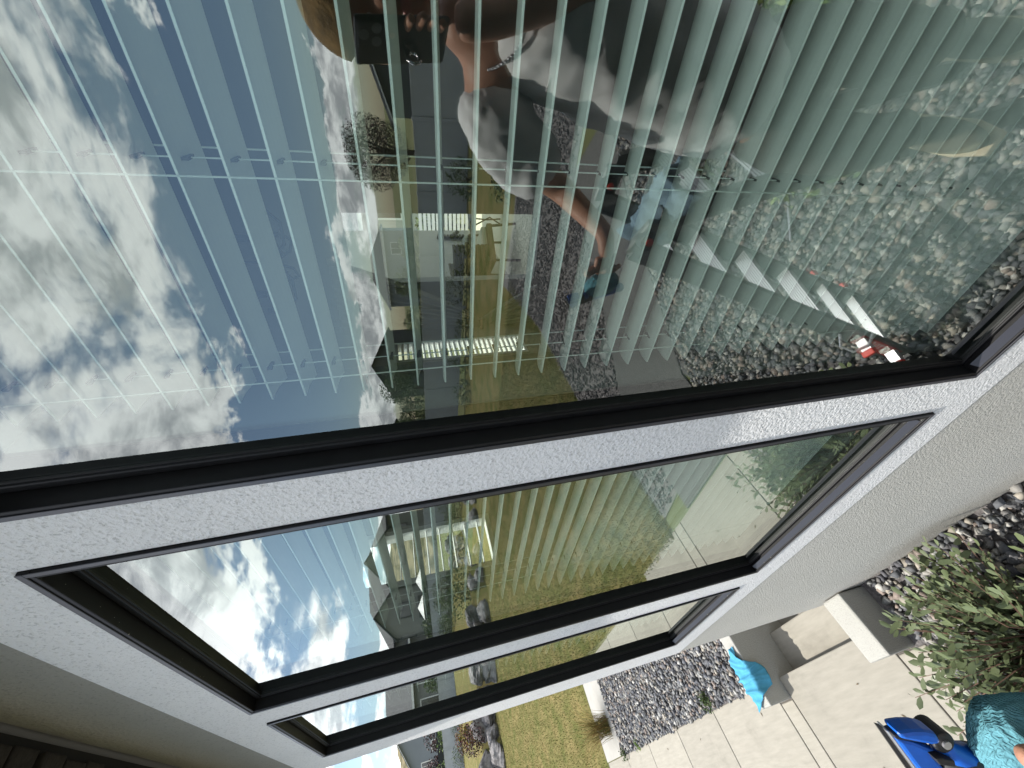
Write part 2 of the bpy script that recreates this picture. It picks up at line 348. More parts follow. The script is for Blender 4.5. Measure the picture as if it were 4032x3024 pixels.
# ------------------------------------------------------------------ stones
def stones(name, poly_fn, n, size, seed, pal, zoff=0, **k):
    r = np.random.default_rng(seed)
    iv = np.array([(x, y, z) for z in (-1, 1) for y in (-1, 1) for x in (-1, 1)], float) * .74
    fc = np.array([(0, 2, 3), (0, 3, 1), (4, 5, 7), (4, 7, 6), (0, 1, 5), (0, 5, 4), (2, 6, 7), (2, 7, 3), (0, 4, 6), (0, 6, 2), (1, 3, 7), (1, 7, 5)])
    P = poly_fn(r, n); n = len(P)
    s = size * r.uniform(.5, 1.4, (n, 1, 1)) * r.uniform(.5, 1.2, (n, 1, 3)) * .5
    vs = iv[None] * r.uniform(.45, 1.3, (n, 8, 3)) * s
    q = r.normal(size=(n, 4)); q /= np.linalg.norm(q, axis=1)[:, None]; w, x, y, z = q.T
    Rm = np.stack([1 - 2 * (y * y + z * z), 2 * (x * y - z * w), 2 * (x * z + y * w), 2 * (x * y + z * w), 1 - 2 * (x * x + z * z), 2 * (y * z - x * w), 2 * (x * z - y * w), 2 * (y * z + x * w), 1 - 2 * (x * x + y * y)], -1).reshape(n, 3, 3)
    vs = np.einsum('nij,nkj->nki', Rm, vs); vs[:, :, 2] *= .75
    vs += np.concatenate([P, r.uniform(-.1, .75, (n, 1)) * size + GZ + zoff], 1)[:, None]
    F = (fc[None] + (np.arange(n) * 8)[:, None, None]).reshape(-1, 3)
    pal = np.array(pal); t = pal[r.integers(0, len(pal), n)] * r.uniform(.72, 1.1, (n, 1))
    t = np.repeat(t, 12, 0) * r.uniform(.9, 1.1, (n * 12, 1))
    return quickmesh(name, vs.reshape(-1, 3), F, M_STONE, np.clip(t, 0, 1), kind='stuff', **k)
PALG = [(.14, .145, .15), (.18, .175, .17), (.10, .105, .115), (.27, .26, .24), (.155, .155, .16), (.34, .31, .26), (.09, .09, .10), (.42, .41, .38), (.27, .22, .19), (.21, .215, .21)]
def near_bed(r, n):
    x = r.uniform(-2.36, 2.6, n); y = r.uniform(-4.3, .385, n)
    edge = np.interp(y, [-4.3, -2.6, -1.64, -.8, .04, .385], [-.55, -1.74, -2.3, -2.36, -2.36, -2.42])
    ok = x > edge + .02
    return np.stack([x, y], 1)[ok]
stones('gravel', near_bed, 46000, .047, 1, PALG, label='loose crushed gravel of the bed beneath the window', cat='gravel')
def patch(r, n):
    return np.stack([r.uniform(-8.41, -3.93, n), r.uniform(.185, 2.2, n)], 1)
stones('gravel', patch, 15000, .048, 2, PALG + [(.13, .135, .15), (.11, .115, .13)], label='grey gravel patch between stair wall and concrete strip', cat='gravel')
def fine(r, n):
    x = r.uniform(-4.7, 2, n); y = r.uniform(-8.1, -1.0, n)
    a = np.interp(y, [-8.1, -5.7, -3.4, -1], [-4.65, -4.27, -4.33, -3.95]); b = np.interp(y, [-8.1, -5.2, -4.3, -3.42, -2.45, -1], [2, -1.2, -1.9, -2.6, -3.36, -3.52])
    b = np.where(y < -5.25, 2, b); ok = (x > a) & (x < b); return np.stack([x, y], 1)[ok]
stones('gravel', fine, 30000, .042, 3, [(.12, .115, .115), (.17, .155, .155), (.09, .085, .09), (.24, .215, .21), (.14, .125, .125)], label='fine dark gravel bed beyond the grey path', cat='gravel')

# ------------------------------------------------------------------ grass
def blades(name, fn, n, h, w, seed, pal, lean=.6, z=GZ, **k):
    r = np.random.default_rng(seed); P = fn(r, n); n = len(P)
    a = r.uniform(0, 6.283, n); hh = h * r.uniform(.5, 1.2, n); l = r.normal(0, lean, (n, 2)) * hh[:, None]
    dx = np.cos(a) * w / 2; dy = np.sin(a) * w / 2; zz = np.full(n, z) if np.isscalar(z) else z(P)
    v = np.zeros((n, 3, 3)); v[:, 0] = np.stack([P[:, 0] - dx, P[:, 1] - dy, zz], 1); v[:, 1] = np.stack([P[:, 0] + dx, P[:, 1] + dy, zz], 1)
    v[:, 2] = np.stack([P[:, 0] + l[:, 0], P[:, 1] + l[:, 1], zz + hh], 1)
    pal = np.array(pal); t = pal[r.integers(0, len(pal), n)] * r.uniform(.7, 1.3, (n, 1))
    return quickmesh(name, v.reshape(-1, 3), np.arange(n * 3).reshape(n, 3), M_BLADE, t, kind='stuff', **k)
def lawn_near(r, n):
    x = -4.0 - 25 * r.uniform(0, 1, n) ** 1.7; y = r.uniform(-8, 6, n)
    ok = np.where(x > -9.5, y < -.70, True) & ~((x > -4.33) & (y < -2.2)) & ~((x > -9.6) & (y > -.72)); return np.stack([x, y], 1)[ok]
blades('grass', lawn_near, 240000, .04, .012, 5, [(.13, .155, .04), (.17, .17, .055), (.25, .21, .085), (.11, .125, .035), (.29, .24, .11)], label='mown lawn grass turning straw coloured in patches', cat='grass')

# ------------------------------------------------------------------ foliage
def leaves(n, c, rad, size, seed, pal, shell=.45, lump=.25, asp=.5):
    r = np.random.default_rng(seed); d = r.normal(size=(n, 3)); d /= np.linalg.norm(d, axis=1)[:, None]
    k = 7; cd = r.normal(size=(k, 3)); cd /= np.linalg.norm(cd, axis=1)[:, None]
    lob = 1 + lump * (np.max(d @ cd.T, 1) - .75) * 2
    rr = (shell + (1 - shell) * r.uniform(0, 1, n) ** .6) * lob
    P = d * rr[:, None] * np.array(rad) + np.array(c)
    return leafquads(P, size, r, pal, asp)
def leafquads(P, size, r, pal, asp=.5):
    n = len(P); u = r.normal(size=(n, 3)); u[:, 2] *= .6; u /= np.linalg.norm(u, axis=1)[:, None]; t = r.normal(size=(n, 3)); w = np.cross(u, t); w /= np.linalg.norm(w, axis=1)[:, None]
    s = size * r.uniform(.6, 1.3, (n, 1)); nrm = np.cross(u, w)
    v = np.stack([P - u * s * .5, P + w * s * asp * .5 + nrm * s * .08, P + u * s * .5, P - w * s * asp * .5 + nrm * s * .08], 1)
    pal = np.array(pal); tt = pal[r.integers(0, len(pal), n)] * r.uniform(.65, 1.35, (n, 1))
    return v.reshape(-1, 3), np.arange(n * 4).reshape(n, 4), np.clip(tt, 0, 1)
GRN = [(.055, .09, .025), (.08, .12, .035), (.04, .07, .02), (.11, .14, .05)]
DRED = [(.06, .02, .02), (.09, .03, .03), (.04, .018, .02), (.03, .03, .02)]
YEL = [(.35, .26, .03), (.28, .22, .04), (.15, .17, .04)]
RUST = [(.20, .07, .03), (.14, .06, .03), (.10, .08, .03)]
def tree(loc, h, cr, pal, name='tree', n=1800, size=.16, seed=0, trunk=True, label='', group=None, cat='tree', zsc=1.0):
    t = root(name, loc, label=label, cat=cat, group=group)
    r = random.Random(seed); mb = MB(); cz = h - cr * zsc
    top = V((r.uniform(-.1, .1), r.uniform(-.1, .1), max(cz, .1)))
    mb.tube([(0, 0, -.05), (top.x * .5, top.y * .5, top.z * .5), top], [.035 * h + .01, .025 * h + .008, .012 * h + .004], 7)
    for i in range(6):
        a = r.uniform(0, 6.28); e = V((math.cos(a) * cr * .7, math.sin(a) * cr * .7, cz + r.uniform(-.2, .7) * cr))
        s = top * r.uniform(.5, 1); mb.tube([s, (s + e) / 2 + V((0, 0, .1 * cr)), e], [.012 * h + .004, .008 * h + .002, .003 * h + .001], 5)
    obj('trunk' if trunk else 'stem', mb, M_BARK, t)
    v, f, c = leaves(n, (0, 0, cz), (cr, cr, cr * zsc), size, seed + 11, pal)
    quickmesh('crown' if trunk else 'foliage', v, f, M_LEAF, c, t)
    return t

# ------------------------------------------------------------------ house: wall with openings
WY = .39; GY = .421
WX = [(-.478, .745), (-1.512, -.597), (-2.430, -1.664)]
WZ0, WZ1 = -1.285, .55
HX = -2.72
def wall_panels(mb, x0, x1, z0, z1, y0, y1, holes):
    xs_ = sorted({x0, x1, *[h[0] for h in holes], *[h[1] for h in holes]})
    zs_ = sorted({z0, z1, *[h[2] for h in holes], *[h[3] for h in holes]})
    for i in range(len(xs_) - 1):
        for j in range(len(zs_) - 1):
            a, b, c, d = xs_[i], xs_[i + 1], zs_[j], zs_[j + 1]
            if any(h[0] <= a and b <= h[1] and h[2] <= c and d <= h[3] for h in holes): continue
            yield a, b, c, d
house = root('house', (0, 0, 0), label='stucco house with three black framed windows in its wall', cat='house')
holes = [(a, b, WZ0, WZ1) for a, b in WX]
# one closed body with no seams between panels: solid front band cut round the openings
def solid_wall(name, x0, x1, z0, z1, y0, y1, holes, m, parent, axis='y', **kw):
    xs_ = sorted({x0, x1, *[h[0] for h in holes], *[h[1] for h in holes]}); zs_ = sorted({z0, z1, *[h[2] for h in holes], *[h[3] for h in holes]})
    xs_ = [x for x in xs_ if x0 <= x <= x1]; zs_ = [z for z in zs_ if z0 <= z <= z1]
    nx, nz = len(xs_), len(zs_)
    def P(x, y, z): return (x, y, z) if axis == 'y' else (y, x, z)
    vs = [P(x, y, z) for y in (y0, y1) for z in zs_ for x in xs_]
    idx = lambda s, j, i: s * nx * nz + j * nx + i
    solid = {}
    for i in range(nx - 1):
        for j in range(nz - 1):
            a, b, c, d = xs_[i], xs_[i + 1], zs_[j], zs_[j + 1]
            solid[i, j] = not any(h[0] <= a and b <= h[1] and h[2] <= c and d <= h[3] for h in holes)
    fs = []
    for (i, j), sld in solid.items():
        if not sld: continue
        fs.append((idx(0, j, i), idx(0, j, i + 1), idx(0, j + 1, i + 1), idx(0, j + 1, i)))
        fs.append((idx(1, j, i), idx(1, j + 1, i), idx(1, j + 1, i + 1), idx(1, j, i + 1)))
        for di, dj, e in ((-1, 0, ((j, i), (j + 1, i))), (1, 0, ((j + 1, i + 1), (j, i + 1))), (0, -1, ((j, i + 1), (j, i))), (0, 1, ((j + 1, i), (j + 1, i + 1)))):
            if not solid.get((i + di, j + dj), False):
                (ja, ia), (jb, ib) = e; fs.append((idx(0, ja, ia), idx(0, jb, ib), idx(1, jb, ib), idx(1, ja, ia)))
    return obj(name, MB().add(vs, fs), m, parent, **kw)
solid_wall('window_surround', HX - .004, 4, -1.43, .68, WY, .405, holes, M_SURR, house, bevel=.004)
solid_wall('wall', HX, 4, GZ - .6, .900, .403, .47, holes, M_WALL, house)
solid_wall('lower_wall', HX - .002, 4, GZ - .6, -1.434, .394, .4035, [], M_LOW, house)
# side wall facing the lawn, with two openings
SH = [(1.12, 1.50, -.45, .47), (3.46, 3.82, -1.36, .14)]
solid_wall('side_wall', .47, 7.5, GZ - .6, .912, HX, HX + .12, SH, M_WALL, house, axis='x')
# room behind
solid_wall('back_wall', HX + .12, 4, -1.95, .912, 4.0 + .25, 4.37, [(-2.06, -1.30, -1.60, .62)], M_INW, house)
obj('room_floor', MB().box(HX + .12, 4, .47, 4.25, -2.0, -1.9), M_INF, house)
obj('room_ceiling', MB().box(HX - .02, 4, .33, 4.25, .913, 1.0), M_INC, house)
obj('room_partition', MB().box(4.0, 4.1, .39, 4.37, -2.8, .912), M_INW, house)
obj('roof', MB().box(HX - .3, 5, .14, 4.5, 1.0, 1.25), mat('roof_light_block', (.05, .05, .05), .9), house)  # unseen plain slab, added over the room to block light
# dark block soffit
obj('soffit_board', MB().box(HX - .28, 4, .145, .39, .905, .935), mat('soffit_black', (.008, .008, .008), .8), house)
bm_ = MB().box(-.037, .037, -.115, .115, -.02, .0)
bb = obj('brick', bm_, M_STONEB, house, bevel=.004); bb.location = (-2.9, .255, .905)
r = random.Random(3); x = -2.9
while x < 2.5:
    x += .083; o = inst(bb, house, (x, .252 + r.uniform(-.004, .004), .905 + r.uniform(-.004, .003)), (r.uniform(-.02, .02), r.uniform(-.02, .02), r.uniform(-.02, .02)))
obj('fascia', MB().box(HX - .3, 4, .135, .143, .90, 1.02), M_BLACK, house)

# windows
def window(x0, x1, label, seed):
    w = root('window', ((x0 + x1) / 2, WY, WZ0), label=label, cat='window', group='black framed windows in the stucco wall')
    cx_ = (x0 + x1) / 2; O = V((cx_, WY, WZ0))
    hw = (x1 - x0) / 2; H = WZ1 - WZ0
    def fr(a, b, y0, y1, mb):   # ring between inset a and b
        mb.box(-hw + a, hw - a, y0, y1, H - b, H - a); mb.box(-hw + a, hw - a, y0, y1, a, b)
        mb.box(-hw + a, -hw + b, y0, y1, b, H - b); mb.box(hw - b, hw - a, y0, y1, b, H - b); return mb
    obj('frame', fr(0, .016, -.0035, .10, MB()), M_BLACK, w, bevel=.0015)
    obj('flange', fr(.0, .009, -.0055, -.0038, MB()), M_FROST, w, bevel=.001)
    obj('sash', fr(.0165, .030, .0245, .075, MB()), M_BLACK, w, bevel=.003)
    sill = MB().add([(-hw + .03, .013, .0305), (hw - .03, .013, .0305), (hw - .03, -.0, .0165), (-hw + .03, -.0, .0165)], [(0, 1, 2, 3)])
    obj('sill', sill, M_FROST, w)
    obj('gasket', fr(.0305, .0335, .0275, .0305, MB()), M_GASKET, w)
    g = MB().add([(-hw + .03, GY - WY, .03), (hw - .03, GY - WY, .03), (hw - .03, GY - WY, H - .03), (-hw + .03, GY - WY, H - .03)], [(0, 1, 2, 3)])
    obj('pane', g, M_GLASS, w)
    g = MB().add([(-hw + .03, GY - WY + .016, .03), (hw - .03, GY - WY + .016, .03), (hw - .03, GY - WY + .016, H - .03), (-hw + .03, GY - WY + .016, H - .03)], [(0, 1, 2, 3)])
    obj('inner_pane', g, M_GLASS2, w)
    obj('reveal', fr(-.02, .03, .0755, .20, MB()), mat('reveal', (.16, .165, .16), .6), w)
    rr = random.Random(seed); sp = MB()
    for i in range(26):
        a = rr.uniform(.06, 2 * hw - .06); sp.sphere((-hw + a, rr.uniform(-.002, .011), H - .0155 if rr.random() < .6 else .0175), .0012 * rr.uniform(.5, 1.6), .0016, .0006, 6, 4)
    obj('dirt_speck', sp, mat('speck', (.45, .43, .35), .9), w, kind='stuff')
    # blind
    b = root('window_blind', (cx_, .535, WZ1), label=label.replace('window', 'window') and BL[seed], cat='blind', group='white slatted blinds behind the windows')
    bw = hw - .045
    n = int((H - .06) / .044)
    prof = []; K = 6
    for i in range(K + 1):
        u = i / K - .5; prof.append((u * .053, .0035 * (1 - (2 * u) ** 2)))
    sm = MB()
    vs = [(x_, y_, z_) for x_ in (-bw, bw) for (y_, z_) in prof] + [(x_, y_, z_ - .0028) for x_ in (-bw, bw) for (y_, z_) in prof]
    fs = []
    A = lambda t, s, i: t * 2 * (K + 1) + s * (K + 1) + i
    for i in range(K):
        fs.append((A(0, 0, i), A(0, 1, i), A(0, 1, i + 1), A(0, 0, i + 1))); fs.append((A(1, 0, i + 1), A(1, 1, i + 1), A(1, 1, i), A(1, 0, i)))
        fs.append((A(0, 0, i + 1), A(1, 0, i + 1), A(1, 0, i), A(0, 0, i))); fs.append((A(0, 1, i), A(1, 1, i), A(1, 1, i + 1), A(0, 1, i + 1)))
    fs.append((A(0, 0, 0), A(1, 0, 0), A(1, 1, 0), A(0, 1, 0))); fs.append((A(0, 1, K), A(1, 1, K), A(1, 0, K), A(0, 0, K)))
    sm.add(vs, fs); first = None
    rr = random.Random(seed + 5)
    offs = (-.276 + .0, .05)
    for i in range(n):
        z = -.038 - .044 * i
        rot = (-R_(11) + rr.uniform(-.035, .035), rr.uniform(-.0022, .0022), rr.uniform(-.002, .002))
        if first is None: first = obj('slat', sm, M_SLAT, b); first.location = (0, 0, z); first.rotation_euler = rot
        else: inst(first, b, (0, 0, z), rot)
    obj('headrail', MB().box(-bw, bw, -.03, .03, -.030, -.002), M_SLAT, b, bevel=.003)
    obj('bottom_rail', MB().box(-bw, bw, -.025, .025, -.052 - .044 * n - .008, -.052 - .044 * n + .008), M_SLAT, b, bevel=.003)
    cords = CX[seed]
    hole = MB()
    for c in cords:
        c -= cx_
        obj('cord', MB().tube([(c, -.0265, -.04), (c, -.0265, -.05 - .044 * n)], .0011, 6), M_CORD, b)
        obj('cord', MB().tube([(c + .017, .0265, -.04), (c + .017, .0265, -.05 - .044 * n)], .0011, 6), M_CORD, b)
        obj('lift_cord', MB().tube([(c + .012, .0, -.04), (c + .012, .0, -.05 - .044 * n)], .0009, 6), M_CORD, b)
        for i in range(n):
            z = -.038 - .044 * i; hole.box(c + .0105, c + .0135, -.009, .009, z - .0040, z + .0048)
    obj('slot_shadow_box', hole, mat('grommet', (.10, .11, .11), .7), b, kind='stuff').name = 'slot_shadow_boxes'  # dark boxes painted in for the shadow slits in the slats
    return w
BL = {0: 'white slatted blind behind the largest, nearest window', 1: 'white slatted blind behind the middle window', 2: 'white slatted blind behind the farthest narrow window'}
CX = {0: (-.121, -.399, .30), 1: (-.78, -1.32), 2: (-1.80, -2.25)}
window(*WX[0], 'largest black framed window, nearest, reflecting the photographer', 0)
window(*WX[1], 'middle black framed window of the stucco wall', 1)
window(*WX[2], 'narrow black framed window nearest the wall corner', 2)

# side-wall windows seen from inside (white frame with bars)
for i, (y0, y1, z0, z1) in enumerate(SH):
    w = root('window', (HX + .06, (y0 + y1) / 2, z0), label=('white barred side window of the room facing the lawn' if i == 0 else 'white shuttered side window deep in the room'), cat='window')
    hw = (y1 - y0) / 2; H = z1 - z0; f = MB()
    f.box(-.04, .07, -hw, -hw + .03, 0, H).box(-.04, .07, hw - .03, hw, 0, H).box(-.04, .07, -hw + .03, hw - .03, 0, .03).box(-.04, .07, -hw + .03, hw - .03, H - .03, H)
    obj('window_frame', f, M_WHITE, w)
    nb = 9 if i == 0 else 24
    src = None
    for k in range(nb):
        if i == 0:
            z = .05 + (H - .1) * (k + .5) / nb
            if src is None: src = obj('shutter_slat', MB().box(-.018, .018, -hw + .032, hw - .032, -.0025, .0025), M_WHITE, w); src.location = (.03, 0, z); src.rotation_euler = (0, R_(8), 0)
            else: inst(src, w, (.03, 0, z))
        else:
            z = .05 + (H - .1) * (k + .5) / nb
            if src is None: src = obj('shutter_slat', MB().box(-.03, .03, -hw + .032, hw - .032, -.004, .004), M_WHITE, w); src.location = (.05, 0, z); src.rotation_euler = (0, R_(20), 0)
            else: inst(src, w, (.05, 0, z))

# curtain beside the garden door
cu = root('curtain', (-2.1, 4.1, .7), label='sheer pale curtain tied back beside the room door', cat='curtain')
nu, nv = 60, 40; vs = []; fs = []
for j in range(nv + 1):
    v = j / nv; z = -v * 2.3
    t = 1 - min(1, abs(v - .70) / .70) ** .8 if v < .7 else 1 - min(1, (v - .7) / .3) ** .9 * .55
    wdt = .85 * (1 - t * .93) + .05
    cxx = -.05 - .42 * (0 if v < 0 else t)
    for i in range(nu + 1):
        u = i / nu; vs.append((cxx - .0 + (u - .5) * wdt * 1.0 + .0, .035 * math.sin(u * 44 + 2 * math.sin(v * 3)) * (.3 + wdt), z))
for j in range(nv):
    for i in range(nu): a = j * (nu + 1) + i; fs.append((a, a + 1, a + nu + 2, a + nu + 1))
obj('drape', MB().add(vs, fs), M_CURT, cu, smooth=True)
obj('tie_back', MB().tube([(-.55, -.05, -1.6), (-.47, -.09, -1.615), (-.39, -.05, -1.6)], .022, 8), mat('tie', (.12, .05, .03), .8), cu)

# chandelier
ch = root('chandelier', (-1.05, 2.5, .912), label='dark curved arm chandelier hanging in the room', cat='lamp')
mb = MB().tube([(0, 0, 0), (0, 0, -.18)], .008, 8); obj('stem', mb, M_IRON, ch)
for k in range(6):
    a = k * 1.047 + .3; c, s = math.cos(a), math.sin(a)
    arm = obj('arm', MB().tube([(0, 0, -.18), (c * .10, s * .10, -.27), (c * .22, s * .22, -.27), (c * .29, s * .29, -.20)], .010, 8), M_IRON, ch)
    obj('candle_cup', MB().tube([(c * .29, s * .29, -.20), (c * .29, s * .29, -.19), (c * .29, s * .29, -.10)], [.035, .02, .018], 10), M_IRON, ch)

# ------------------------------------------------------------------ outdoors behind the room door
obj('rear_patio', MB().prism([(-5.2, 4.5, -1.70), (-.4, 4.5, -1.70), (-.4, 8.5, -1.70), (-5.2, 8.5, -1.70)], (0, 0, 1), .06), mat('rear_concrete', (.55, .53, .42), .9), kind='structure')
def chair(loc, rz, label):
    t = root('wicker_chair', loc, rz, label=label, cat='chair', group='wicker chairs on the rear patio')
    obj('seat', MB().box(-.28, .28, -.28, .28, .34, .42), M_WICK, t, bevel=.02)
    obj('seat_cushion', MB().box(-.25, .25, -.25, .25, .42, .50), mat('cushion', (.32, .34, .28), .9), t, bevel=.03)
    shell = MB(); sp_ = [(.285 * math.cos(math.pi * q / 12), .05 + .285 * math.sin(math.pi * q / 12)) for q in range(13)]
    shell.add([(a_, b_, z_) for z_ in (.40, .93) for a_, b_ in sp_], [(q, q + 1, 14 + q, 13 + q) for q in range(12)]); obj('back_shell', shell, M_WICK, t)
    for k in range(9):   # woven bands
        obj('back_band', MB().tube([(.30 * math.cos(a), .05 + .30 * math.sin(a), .47 + k * .055) for a in [math.pi * q / 10 for q in range(11)]], .024, 6), M_WICK, t)
    for sx in (-1, 1):
        obj('armrest', MB().tube([(sx * .30, -.28, .62), (sx * .31, 0, .64), (sx * .30, .08, .66)], .032, 8), M_WICK, t)
        for sy in (-1, 1): obj('leg', MB().tube([(sx * .25, sy * .25, .36), (sx * .27, sy * .27, 0)], .018, 6), M_IRON, t)
    return t
chair((-2.15, 5.35, -1.64), 2.4, 'wicker armchair nearest the door of the rear patio')
chair((-2.75, 6.8, -1.64), .5, 'wicker armchair farther out on the rear patio')
tb = root('side_table', (-1.85, 6.0, -1.64), label='low dark iron table beside the wicker armchairs', cat='table')
obj('table_top', MB().tube([(0, 0, .50), (0, 0, .52)], .27, 24), M_IRON, tb)
for k in range(3):
    a = k * 2.094; obj('leg', MB().tube([(math.cos(a) * .2, math.sin(a) * .2, .5), (math.cos(a + .5) * .1, math.sin(a + .5) * .1, .25), (math.cos(a) * .25, math.sin(a) * .25, 0)], .012, 6), M_IRON, tb)
gr = root('grill', (-3.9, 7.6, -1.7), label='dark covered grill at the edge of the rear patio', cat='grill')
obj('cabinet', MB().box(-.6, .6, -.3, .3, 0, .85), mat('grill_cover', (.03, .032, .036), .5), gr, bevel=.03)
obj('lid', MB().tube([(-.5, 0, .85), (.5, 0, .85)], .28, 16), mat('grill_cover', (.03, .032, .036), .5), gr)
pf = root('lattice_screen', (-2.2, 8.6, -1.7), label='pale lattice privacy screen behind the wicker chairs', cat='screen')
for k in range(12): obj('slat', MB().box(-.9, .9, -.01, .01, .15 + k * .09, .21 + k * .09), M_WHITE, pf)
for sx in (-.92, .92): obj('post', MB().box(sx - .04, sx + .04, -.04, .04, 0, 1.4), M_WHITE, pf)
for i, (x, y, h, c_, pal) in enumerate([(-3.1, 9.2, 1.5, .55, GRN), (-4.2, 8.9, 1.3, .5, YEL), (-2.5, 10.5, 1.9, .7, GRN)]):
    tree((x, y, -1.9), h, c_, pal, 'shrub', 900, .10, 40 + i, False, ['round green shrub behind the rear patio', 'yellowing shrub beside the covered grill', 'taller green shrub behind the lattice screen'][i], cat='shrub')

# ------------------------------------------------------------------ stairs down beside the wall
st = root('stairs', (-3.17, .2, GZ), label='concrete steps going down between two low stucco walls', cat='stairs')
for k in range(4):
    z = -.17 * (k + 1); obj('step', MB().box(-.585, .57, -.02 + .262 * k, .262 * (k + 1) + .008, z - .2, z), M_CONC, st, bevel=.012)
obj('nosing', MB().box(-.585, .57, -.06, -.021, -.17, .004), M_CONC, st, bevel=.012)
obj('landing', MB().box(-.585, .57, 1.05, 2.5, -.9, -.85), M_CONC, st)
for x0, x1, lb in ((-3.92, -3.75, 'low stucco stair wall with the blue cloth on it'), (-2.60, -2.43, 'low stucco stair wall nearer the shrub')):
    y1 = .388 if x0 > -3 else 3.5
    obj('low_wall', MB().box(x0, x1, .04, y1, GZ - .7, -2.50), M_LOWT, bevel=.012, label=lb, cat='wall')
obj('stair_back', MB().box(-3.75, -2.60, 2.6, 2.7, GZ - .9, GZ), M_LOW, kind='structure')

# blue cloth over the far low wall
nu, nv = 46, 30; vs = []; fs = []
c00 = V((-3.765, .47)); c10 = V((-3.60, .165)); c11 = V((-3.885, .030)); c01 = V((-3.965, .385))
for j in range(nv + 1):
    for i in range(nu + 1):
        u = i / nu; v = j / nv
        p = (c01 * (1 - u) + c11 * u) * (1 - v) + (c00 * (1 - u) + c10 * u) * v
        p.x += .035 * math.sin(v * math.pi) * math.sin(u * 5.2 + .5) * .6 - .045 * max(0, v - .35) * math.sin(u * math.pi * 2.0 + .4) * 1.5
        p.y += .02 * math.sin(u * 7 + v * 3) * v
        w1 = u * 5.0 - v * 2.6 + .8 * mnoise.noise(V((u * 2, v * 2, 9)))
        f_ = .018 * (1 - abs(math.sin(w1 * 1.9))) ** 2 + .014 * (1 - abs(math.sin(w1 * 3.3 + 1 + v * 2))) ** 2 + .03 * max(0, mnoise.noise(V((u * 3.1, v * 2.2, 2.3))))
        over = max(0, p.x + 3.742); overl = max(0, -3.928 - p.x)
        z = -2.490 + f_ * (1 if over <= 0 else .3)
        x_ = p.x
        if over > 0: x_ = -3.742 + f_ * .9 + over * .10; z -= over * .97
        if overl > 0: x_ = -3.928 - overl * .2 - f_ * .5; z -= overl * .95
        vs.append((x_, p.y, z + .004))
for j in range(nv):
    for i in range(nu): a = j * (nu + 1) + i; fs.append((a, a + 1, a + nu + 2, a + nu + 1))
o = obj('cleaning_cloth', MB().add(vs, fs), M_BLUEC, smooth=True, label='bright blue microfibre cloth draped over the low stucco wall', cat='cloth')
sd = o.modifiers.new('thick', 'SOLIDIFY'); sd.thickness = .003

# ------------------------------------------------------------------ near shrub with single leaves
sh = root('shrub', (-1.72, -.12, GZ), label='leafy green shrub growing in gravel at the patio edge', cat='shrub')
lf = MB().add([(0, 0, 0), (.35, .17, .03), (.75, .19, .04), (1.0, 0, -.03), (.75, -.19, .04), (.35, -.17, .03), (.4, 0, 0), (.75, 0, .0)],
              [(0, 6, 1), (1, 6, 7, 2), (2, 7, 3), (0, 5, 6), (5, 4, 7, 6), (4, 3, 7)])
LG = [mat('shrub_leaf', (.125, .155, .075), .42, .45, var=.25, vscale=3), mat('shrub_leaf_pale', (.18, .21, .10), .42, .45, var=.2, vscale=3), mat('shrub_leaf_dark', (.08, .11, .05), .42, .45)]
r = random.Random(8); twigs = MB(); spots = []
for i in range(185):
    a = r.uniform(0, 6.283); R = r.uniform(.15, 1) ** .7; L = r.uniform(.25, .62)
    ex = math.cos(a) * R * .60; ey = math.sin(a) * R * .48; ez = .12 + r.uniform(.15, .42) * (1.15 - R * .6)
    b0 = V((ex * .15 + r.uniform(-.05, .05), ey * .15, 0)); mid = V((ex * .55, ey * .55, ez * .75)); end = V((ex, ey, ez))
    if i < 7: end = V((-.62 - r.uniform(0, .16), [-.02, -.20, -.33, .04, -.12, -.42, -.27][i], .10 + r.uniform(.0, .22))); mid = V((end.x * .5, end.y * .6, .26))
    twigs.tube([b0, mid, end], [.0045, .003, .0015], 4)
    for k in range(17):
        t = .25 + .75 * k / 16
        p = (b0 * (1 - t) ** 2 + mid * 2 * t * (1 - t) + end * t * t)
        d = (end - mid).normalized(); a2 = k * 2.4 + r.uniform(-.4, .4)
        out_ = V((math.cos(a2), math.sin(a2), .45 + r.uniform(-.2, .4))) + d * .7
        spots.append((p, out_.normalized(), r.uniform(.038, .072), r.random()))
obj('twigs', twigs, mat('twig', (.11, .06, .04), .8), sh, kind='stuff')
def camscore(p):
    q = p + V((-1.72, -.12, GZ)); return q.dot(FWD) / (1 + .3 * max(0, -q.x - 1.2)) * (1 if q.x < -1.0 else 9)
spots.sort(key=lambda s: camscore(s[0]) - .7 * s[0].z)
protos = []
for mi in range(3):
    me = bpy.data.meshes.new('leaf'); me.from_pydata([tuple(v) for v in lf.v], [], lf.f); me.materials.append(LG[mi]); me.polygons.foreach_set('use_smooth', [True] * len(me.polygons)); protos.append(me)
rest = MB(); 
for i, (p, d, s, c) in enumerate(spots):
    up = V((0, 0, 1)); sd_ = d.cross(up).normalized(); nn_ = sd_.cross(d)
    roll = (c - .5) * 1.4; sd2 = sd_ * math.cos(roll) + nn_ * math.sin(roll); n2_ = sd2.cross(d)
    if i < 300:
        o = bpy.data.objects.new('leaf', protos[0 if c < .5 else 1 if c < .8 else 2]); COL.objects.link(o); o.parent = sh
        M4 = Matrix.Identity(4)
        for k in range(3): M4[k][0] = d[k] * s; M4[k][1] = sd2[k] * s; M4[k][2] = -n2_[k] * s; M4[k][3] = p[k]
        o.matrix_local = M4
    else:
        rest.add([p + d * (v[0] * s) + sd2 * (v[1] * s) - n2_ * (v[2] * s) for v in [V(q) for q in lf.v]], lf.f)
obj('foliage', rest, LG[0], sh, smooth=True, kind='stuff')

